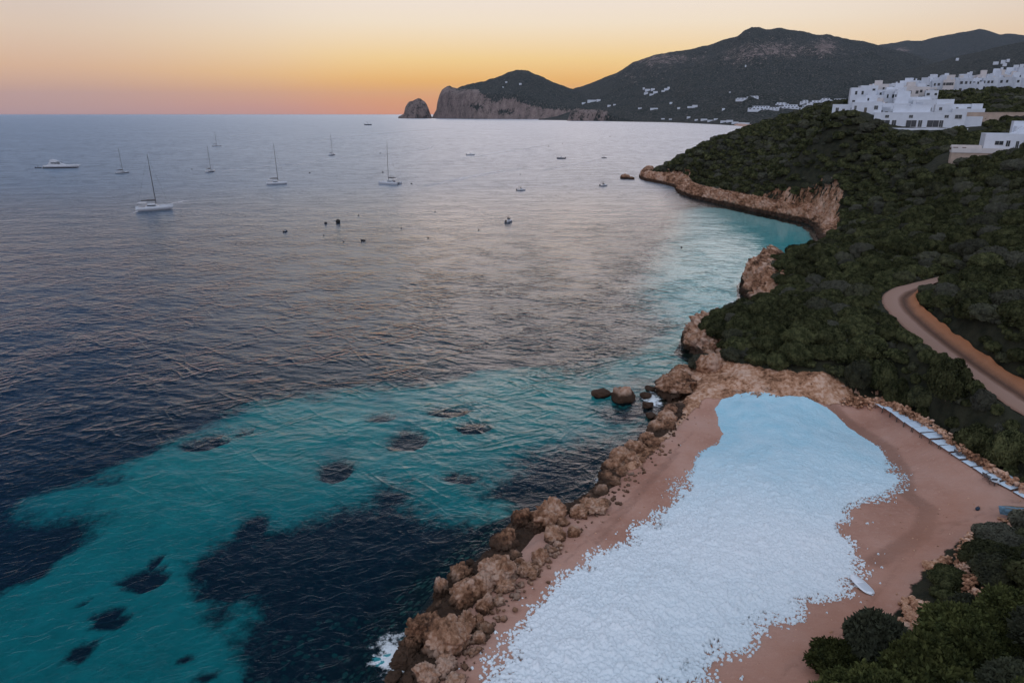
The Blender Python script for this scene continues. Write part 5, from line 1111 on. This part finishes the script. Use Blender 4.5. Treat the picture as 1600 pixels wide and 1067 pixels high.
def motorboat(cx, cy, L, head, label, top=True, hm=None, cat='motorboat', name='motorboat', group='small motorboats in the bay'):
    B = L*.40; fb = L*.13; r, _ = boat_root(name, cx, cy, head, label, cat, group)
    hull_mb(L, B, fb, tr=.85, sheer=.3).build('hull', hm or M_HULL, r, smooth_=True)
    ck = MB(); ck.box(-L*.40, -L*.05, -B*.34, B*.34, fb*1.02, fb*1.08); ck.build('cockpit', M_DECK, r)
    c = cabin_mb(-L*.05, L*.26, B*.66, B*.3, fb, fb*2.0, .6).build('cabin', M_HULL, r); ws = MB(); ws.box(-L*.05, -L*.02, -B*.32, B*.32, fb*1.9, fb*2.7); ws.build('windscreen', M_TINT, c)
    en = MB(); en.box(-L*.56, -L*.49, -.18*B, .18*B, .1, fb*1.7); en.build('outboard_motor', M_ALU, r)
    if top: t_ = MB(); t_.box(-L*.30, L*.02, -B*.34, B*.34, fb*3.5, fb*3.62); [t_.tube([(x, s*B*.32, fb), (x, s*B*.32, fb*3.5)], .025, 5) for s in (-1, 1) for x in (-L*.28, 0)]; t_.build('sun_top', M_NAVY, r)
motorboat(795, 347, 5.2, 62, 'small white motorboat with dark top, nearest boat in the middle of the bay')
motorboat(814, 298, 5.4, 20, 'small motorboat just beyond and right of the nearest motorboat')
motorboat(943, 291, 5.6, 30, 'small motorboat nearest the dark rock islet')
motorboat(575, 196, 26, 8, 'grey motorboat far out near the horizon, left of the sea stack', hm=M_NAVY)
motorboat(735, 243, 9, 5, 'low open boat in the pale water beyond the moored catamaran', False)
motorboat(877, 248.5, 8.5, 170, 'low dark boat beyond the motorboats on the right of the bay', False, M_NAVY)
motorboat(944, 247.5, 5, 20, 'tiny dark boat at the tip of a pale wake on the right', False, M_NAVY)
motorboat(60, 263, 5, 0, 'low dark dinghy trailing behind the motor yacht', False, M_NAVY, 'dinghy', 'dinghy')
motorboat(446, 362, 2.6, 75, 'tiny dark dinghy alone in open water left of the black rocks', False, M_NAVY, 'dinghy', 'dinghy')
# buoys: small dark mooring floats
def buoy(cx, cy, r0, label):
    c = W(cx, cy, 0); r = empty('buoy', (c[0], c[1], 0)); tag(r, label, 'buoy', 'mooring buoys in the bay'); v, f = ICO[2]; put('float', mesh_np('float', v*np.array([r0, r0, r0*.8]), f, M_DARK), r)
    mb = MB(); mb.tube([(0, 0, r0*.6), (0, 0, r0*1.5)], [r0*.15, r0*.08], 6); mb.build('staff', M_ALU, r)
for a in ((598, 270, .9), (643, 288, .7), (484, 271, .8), (594, 240, .9), (857, 229, .9), (879, 225, .9), (506, 368, .35), (627, 357, .35), (669, 372, .35), (748, 360, .4), (537, 378, .3), (560, 337, .4), (680, 331, .4), (813, 273, .5), (953, 214, 1.0), (1065, 387, .35), (300, 265, .6)):
    buoy(*a, 'small dark mooring buoy floating in the open bay')
# wakes: pale calm lanes left by passing boats, and long foam streaks
def wake_mat():
    m, n = newmat('wake_foam'); pos = n('ShaderNodeNewGeometry').outputs['Position']
    f = n.math('MULTIPLY', attr(n, 'edge'), n.sstep(n.noise(pos, .12, 4, .6), .3, .65))
    tr = n('ShaderNodeBsdfTransparent').outputs[0]; df = n('ShaderNodeBsdfDiffuse', {'Color': (.85, .80, .80, 1)}).outputs[0]
    finish(n, n('ShaderNodeMixShader', {0: n.math('MULTIPLY', f, .7), 1: tr, 2: df}).outputs[0]); return m
M_WAKE = wake_mat()
def wake(px, wdt, label):
    s, d = resample(chaikin(np.array([W(a, b, 0) for a, b in px]), 3), 4); n = len(s); tg = np.gradient(s, axis=0); tg /= np.linalg.norm(tg, axis=1)[:, None]; nr = np.stack([-tg[:, 1], tg[:, 0]], 1); u = np.linspace(-1, 1, 7); tt = d/d[-1]
    ww = wdt*(.5 + .8*(1 - tt))[:, None]; X = s[:, :1] + nr[:, :1]*u*ww; Y = s[:, 1:] + nr[:, 1:]*u*ww; e = (1 - np.abs(u)**2)[None]*(np.sin(np.pi*np.clip(tt*.96 + .02, 0, 1))**.6)[:, None]
    tag(put('wake', mesh_np('wake', np.stack([X, Y, 0*X + .09], -1).reshape(-1, 3), grid_faces(n, 7), M_WAKE, True, dict(edge=e))), label, 'wake', kind='stuff')
wake([(437, 262), (480, 255), (560, 243), (640, 237), (672, 233), (678, 227)], 3.2, 'long pale wake curving away from the tall catamaran')
wake([(340, 268), (385, 264), (437, 257), (470, 252)], 2.6, 'pale wake beside the end-on sailboat'); wake([(380, 288), (405, 285), (424, 284)], 1.8, 'short wake behind the tall catamaran')
wake([(355, 213), (400, 209), (440, 208)], 7, 'pale wake far out on the left'); wake([(480, 222), (560, 212), (640, 205), (720, 200)], 9, 'long faint wake far out towards the headland')
wake([(845, 267), (880, 261), (920, 253), (944, 247)], 2.2, 'straight pale wake behind the tiny dark boat'); wake([(660, 292), (700, 284), (760, 272), (800, 265), (850, 262)], 4.5, 'broad pale wake right of the moored catamaran'); wake([(200, 336), (222, 328), (232, 322)], 1.2, 'short wake at the stern of the near catamaran')
wake([(710, 250), (735, 246), (790, 238), (870, 224)], 4, 'faint wake trailing the low open boat'); wake([(262, 320), (290, 314), (330, 310)], 1.5, 'pale streak off the bow of the near catamaran')

# ---------------------------------------------------------------- things on the beach
def surface(px, py): 
    p = hit(px, py); return p
# paddle board
p0 = hit(1331, 903); p1 = hit(1363, 931); c = (p0 + p1)/2; L = np.linalg.norm((p1 - p0)[:2]); hd = math.atan2(p1[1] - p0[1], p1[0] - p0[0])
r = empty('paddle_board', (c[0], c[1], c[2] + .16), hd); r.rotation_euler = (R(-7), R(-2), hd); tag(r, 'white paddle board lying on the sand beside the froth', 'board')
M_BOARD = simple('board_white', (.74, .76, .80), .4, .03, 1, spec=.5); M_BOARD2 = simple('board_grey', (.56, .58, .62), .7, .03, 1)
mb = MB(); secs = []; Bw = L*.40
for t in np.linspace(0, 1, 25):
    w_ = Bw/2*1.06*max(.03, (1 - abs(2*t - 1)**3.2))**.55; x = -L/2 + L*t; k = .18*max(0, abs(2*t - 1) - .6)**2
    secs.append([(x, -w_, k), (x, -w_*.9, k + .11), (x, 0, k + .15), (x, w_*.9, k + .11), (x, w_, k), (x, w_*.8, k - .06), (x, 0, k - .08), (x, -w_*.8, k - .06)])
mb.loft(secs); mb.build('hull', M_BOARD, r, smooth_=True)
mb = MB(); secs = []
for t in np.linspace(.46, .88, 10):
    w_ = Bw/2*1.0*max(.03, (1 - abs(2*t - 1)**3.2))**.55*.84; x = -L/2 + L*t; k = .18*max(0, abs(2*t - 1) - .6)**2; secs.append([(x, -w_, k + .120), (x, 0, k + .158), (x, w_, k + .120), (x, 0, k + .10)])
mb.loft(secs); mb.build('deck_pad', M_BOARD2, r)
# row of pale shade panels along the wall
M_PANEL = simple('pale_canvas', (.58, .68, .78), .85, .05, 1.2, .02); M_POST = simple('grey_timber', (.12, .09, .075), .9)
lo = chaikin(np.array([hit(a, b)[:2] for a, b in ((1366, 639), (1388, 654), (1410, 668), (1431, 681), (1456, 697), (1470, 705), (1488, 714), (1508, 727), (1524, 736), (1540, 748), (1556, 757), (1572, 765), (1588, 774), (1604, 783))]), 1)
ls, ld_ = resample(lo, .05); npan = 15; tot = ld_[-1]
cuts = np.linspace(0, 1, npan + 1); ordn = ['first', 'second', 'third', 'fourth', 'fifth', 'sixth', 'seventh', 'eighth', 'ninth', 'tenth', 'eleventh', 'twelfth', 'thirteenth', 'fourteenth', 'last']
for k in range(npan):
    if k == 11: tilt = .9
    a = ls[int(cuts[k]*(len(ls) - 1))]; b = ls[int(cuts[k + 1]*(len(ls) - 1)*.9999)]; d = b - a; Lp = np.linalg.norm(d); d /= Lp; nn = np.array([-d[1], d[0]]); nn = nn if nn[0]*1 + nn[1]*.3 > 0 else -nn
    gap = .03 if k < 5 else .22; w_ = 2.6 + .25*math.sin(k*2.1); m_ = (a + b)/2 + nn*w_/2; z = float(max(ter(*m_), ter(*a), ter(*b)))
    h = .30 + .05*math.sin(k*1.7); r = empty('shade_panel', (m_[0], m_[1], z), math.atan2(d[1], d[0])); sg = 1 if np.cross(d, nn) > 0 else -1
    tag(r, f'pale canvas panel on low posts by the rubble wall, {ordn[k]} from the far end', 'panel', 'pale canvas panels along the rubble wall')
    x0, x1 = -Lp/2 + gap/2, Lp/2 - gap/2; u = np.linspace(0, 1, 9); A, B_ = np.meshgrid(u, u, indexing='ij'); tz = rng.uniform(-.06, .06) if k > 4 else 0
    top = h + .12*(B_ - .5)*sg - .09*np.sin(np.pi*A)*np.sin(np.pi*B_) + tz*(A - .5)
    X = x0 + (x1 - x0)*A; Y = -w_/2 + w_*B_; V = np.vstack([np.stack([X, Y, top], -1).reshape(-1, 3), np.stack([X, Y, top - .03], -1).reshape(-1, 3)]); f0 = grid_faces(9, 9)
    edge = [i*9 for i in range(9)] + [72 + i for i in range(1, 9)] + [80 - 9*i for i in range(1, 9)] + [8 - i for i in range(1, 8)]
    rim = np.array([[edge[i], edge[i - 1], edge[i - 1] + 81, edge[i] + 81] for i in range(len(edge))])
    put('canvas', mesh_np('canvas', V, np.vstack([f0, f0[:, ::-1] + 81, rim]), M_PANEL), r)
    for sx_ in (x0 + .06, x1 - .06):
        for sy_ in (-w_/2 + .06, w_/2 - .06): mb = MB(); mb.tube([(sx_, sy_, -.6), (sx_, sy_, h - .07)], .05, 6); mb.build('post', M_POST, r)
    if k > 4:
        mb = MB(); mb.tube([(x1 + .03, -w_/2 - .05, h - .03), (x1 + .03, w_/2 + .05, h + .01)], .05, 6); mb.build('rail', M_POST, r)
# folding chairs and a table left by the panels
def deckchair(px, py, head, label):
    p = hit(px, py); r = empty('folding_chair', p, R(head)); tag(r, label, 'chair', 'folding chairs left beside the panels'); mb = MB()
    for s in (-.28, .28): mb.tube([(-.35, s, .02), (.35, s, .5)], .022, 6); mb.tube([(.35, s, .02), (-.3, s, .48), (-.6, s, 1.0)], .022, 6)
    mb.tube([(-.6, -.28, 1.0), (-.6, .28, 1.0)], .022, 6); mb.build('frame', M_ALU, r)
    mb = MB(); mb.box(-.3, .36, -.26, .26, .44, .47); mb.build('seat', M_CANV, r); mb = MB(); mb.loft([[(-.30, -.26, .48), (-.30, .26, .48), (-.32, .26, .5), (-.32, -.26, .5)], [(-.58, -.26, .98), (-.58, .26, .98), (-.6, .26, 1.0), (-.6, -.26, 1.0)]]); mb.build('backrest', M_CANV, r)
deckchair(1541, 750, 20, 'dark folding chair on the sand in a gap of the panel row'); deckchair(1549, 756, 75, 'second dark folding chair, on the sand side of the first'); deckchair(1497, 714, 10, 'dark folding chair beneath the panels halfway along the row')
p = hit(1553, 760); r = empty('round_table', p); tag(r, 'small round table beside the folding chairs on the sand', 'table'); mb = MB(); mb.tube([(0, 0, .66), (0, 0, .70)], .42, 20); mb.build('tabletop', M_BOARD2, r); mb = MB(); mb.tube([(0, 0, -.1), (0, 0, .66)], .05, 8); mb.build('leg', M_ALU, r)
# dark bag on the sand
p = hit(1527, 797); r = empty('beach_bag', p, .4); tag(r, 'small dark blue bag lying alone on the sand', 'bag'); v, f = ICO[3]; q = v*np.array([.30, .2, .22])*(1 + .12*fbm(v[:, 0]*2, v[:, 1]*2, v[:, 2]*2, seed=5))[:, None]; q[:, 2] += .17
M_BAG = simple('dark_blue_cloth', (.03, .05, .08), .9); put('body', mesh_np('body', q, f, M_BAG), r); mb = MB(); mb.tube([(-.15, 0, .32), (-.08, 0, .5), (.08, 0, .5), (.15, 0, .32)], .02, 6); mb.build('handle', M_BAG, r)
# blue rowing boat drawn up by the bushes
p0 = hit(1562, 811); p1 = hit(1628, 805); c = (p0 + p1)/2; r = empty('rowing_boat', (c[0], c[1], c[2] + .25), math.atan2(p0[1] - p1[1], p0[0] - p1[0])); r.rotation_euler = (R(14), 0, r.rotation_euler[2]); tag(r, 'weathered blue rowing boat drawn up on the sand at the right edge', 'boat')
M_BLUE = simple('weathered_blue_paint', (.13, .22, .29), .8, .35, 3, .02); L = np.linalg.norm((p1 - p0)[:2])
hull_mb(L, L*.32, .62, sheer=.4, draft=.3, tr=.7).build('hull', M_BLUE, r, smooth_=True); mb = MB()
for x in (-L*.22, L*.1): mb.box(x - .15, x + .15, -L*.13, L*.13, .68, .74)
mb.build('thwart', M_DECK, r)
g_ = MB(); secs = []
for t in np.linspace(0, 1, 20): 
    a = -1 + 2*t; x = L*.5*a; g_n = L*.165*math.cos(a*1.35)
    secs.append((x, -g_n))
for s in (-1, 1): g_.tube([(x, y*s, .70 + .25*max(0, x/L)) for x, y in secs[:-1]], .05, 6)
g_.build('gunwale', M_DECK, r)
pts = np.array([hit(a, b) for a, b in ((1569, 814), (1574, 815), (1577, 820), (1581, 823), (1584, 819), (1590, 816), (1596, 816), (1579, 826), (1562, 812))]); stone_heap('white_stones', pts + (0, 0, .1), rng.uniform(.12, .32, len(pts)), M_PALE, 'few white stones beside the blue rowing boat', 'stones', sub=2)
# ---------------------------------------------------------------- evening air over the bay
HAZE = 1.1e-5
mb = MB(); mb.box(-40000, 40000, -5000, 45000, -30, 1250); m_, n_ = newmat('evening_air')
pv = n_('ShaderNodeVolumePrincipled', {'Color': (.62, .72, .92, 1), 'Density': HAZE, 'Anisotropy': .2}); n_('ShaderNodeOutputMaterial', {1: pv.outputs[0]})
tag(mb.build('haze', m_), kind='stuff')
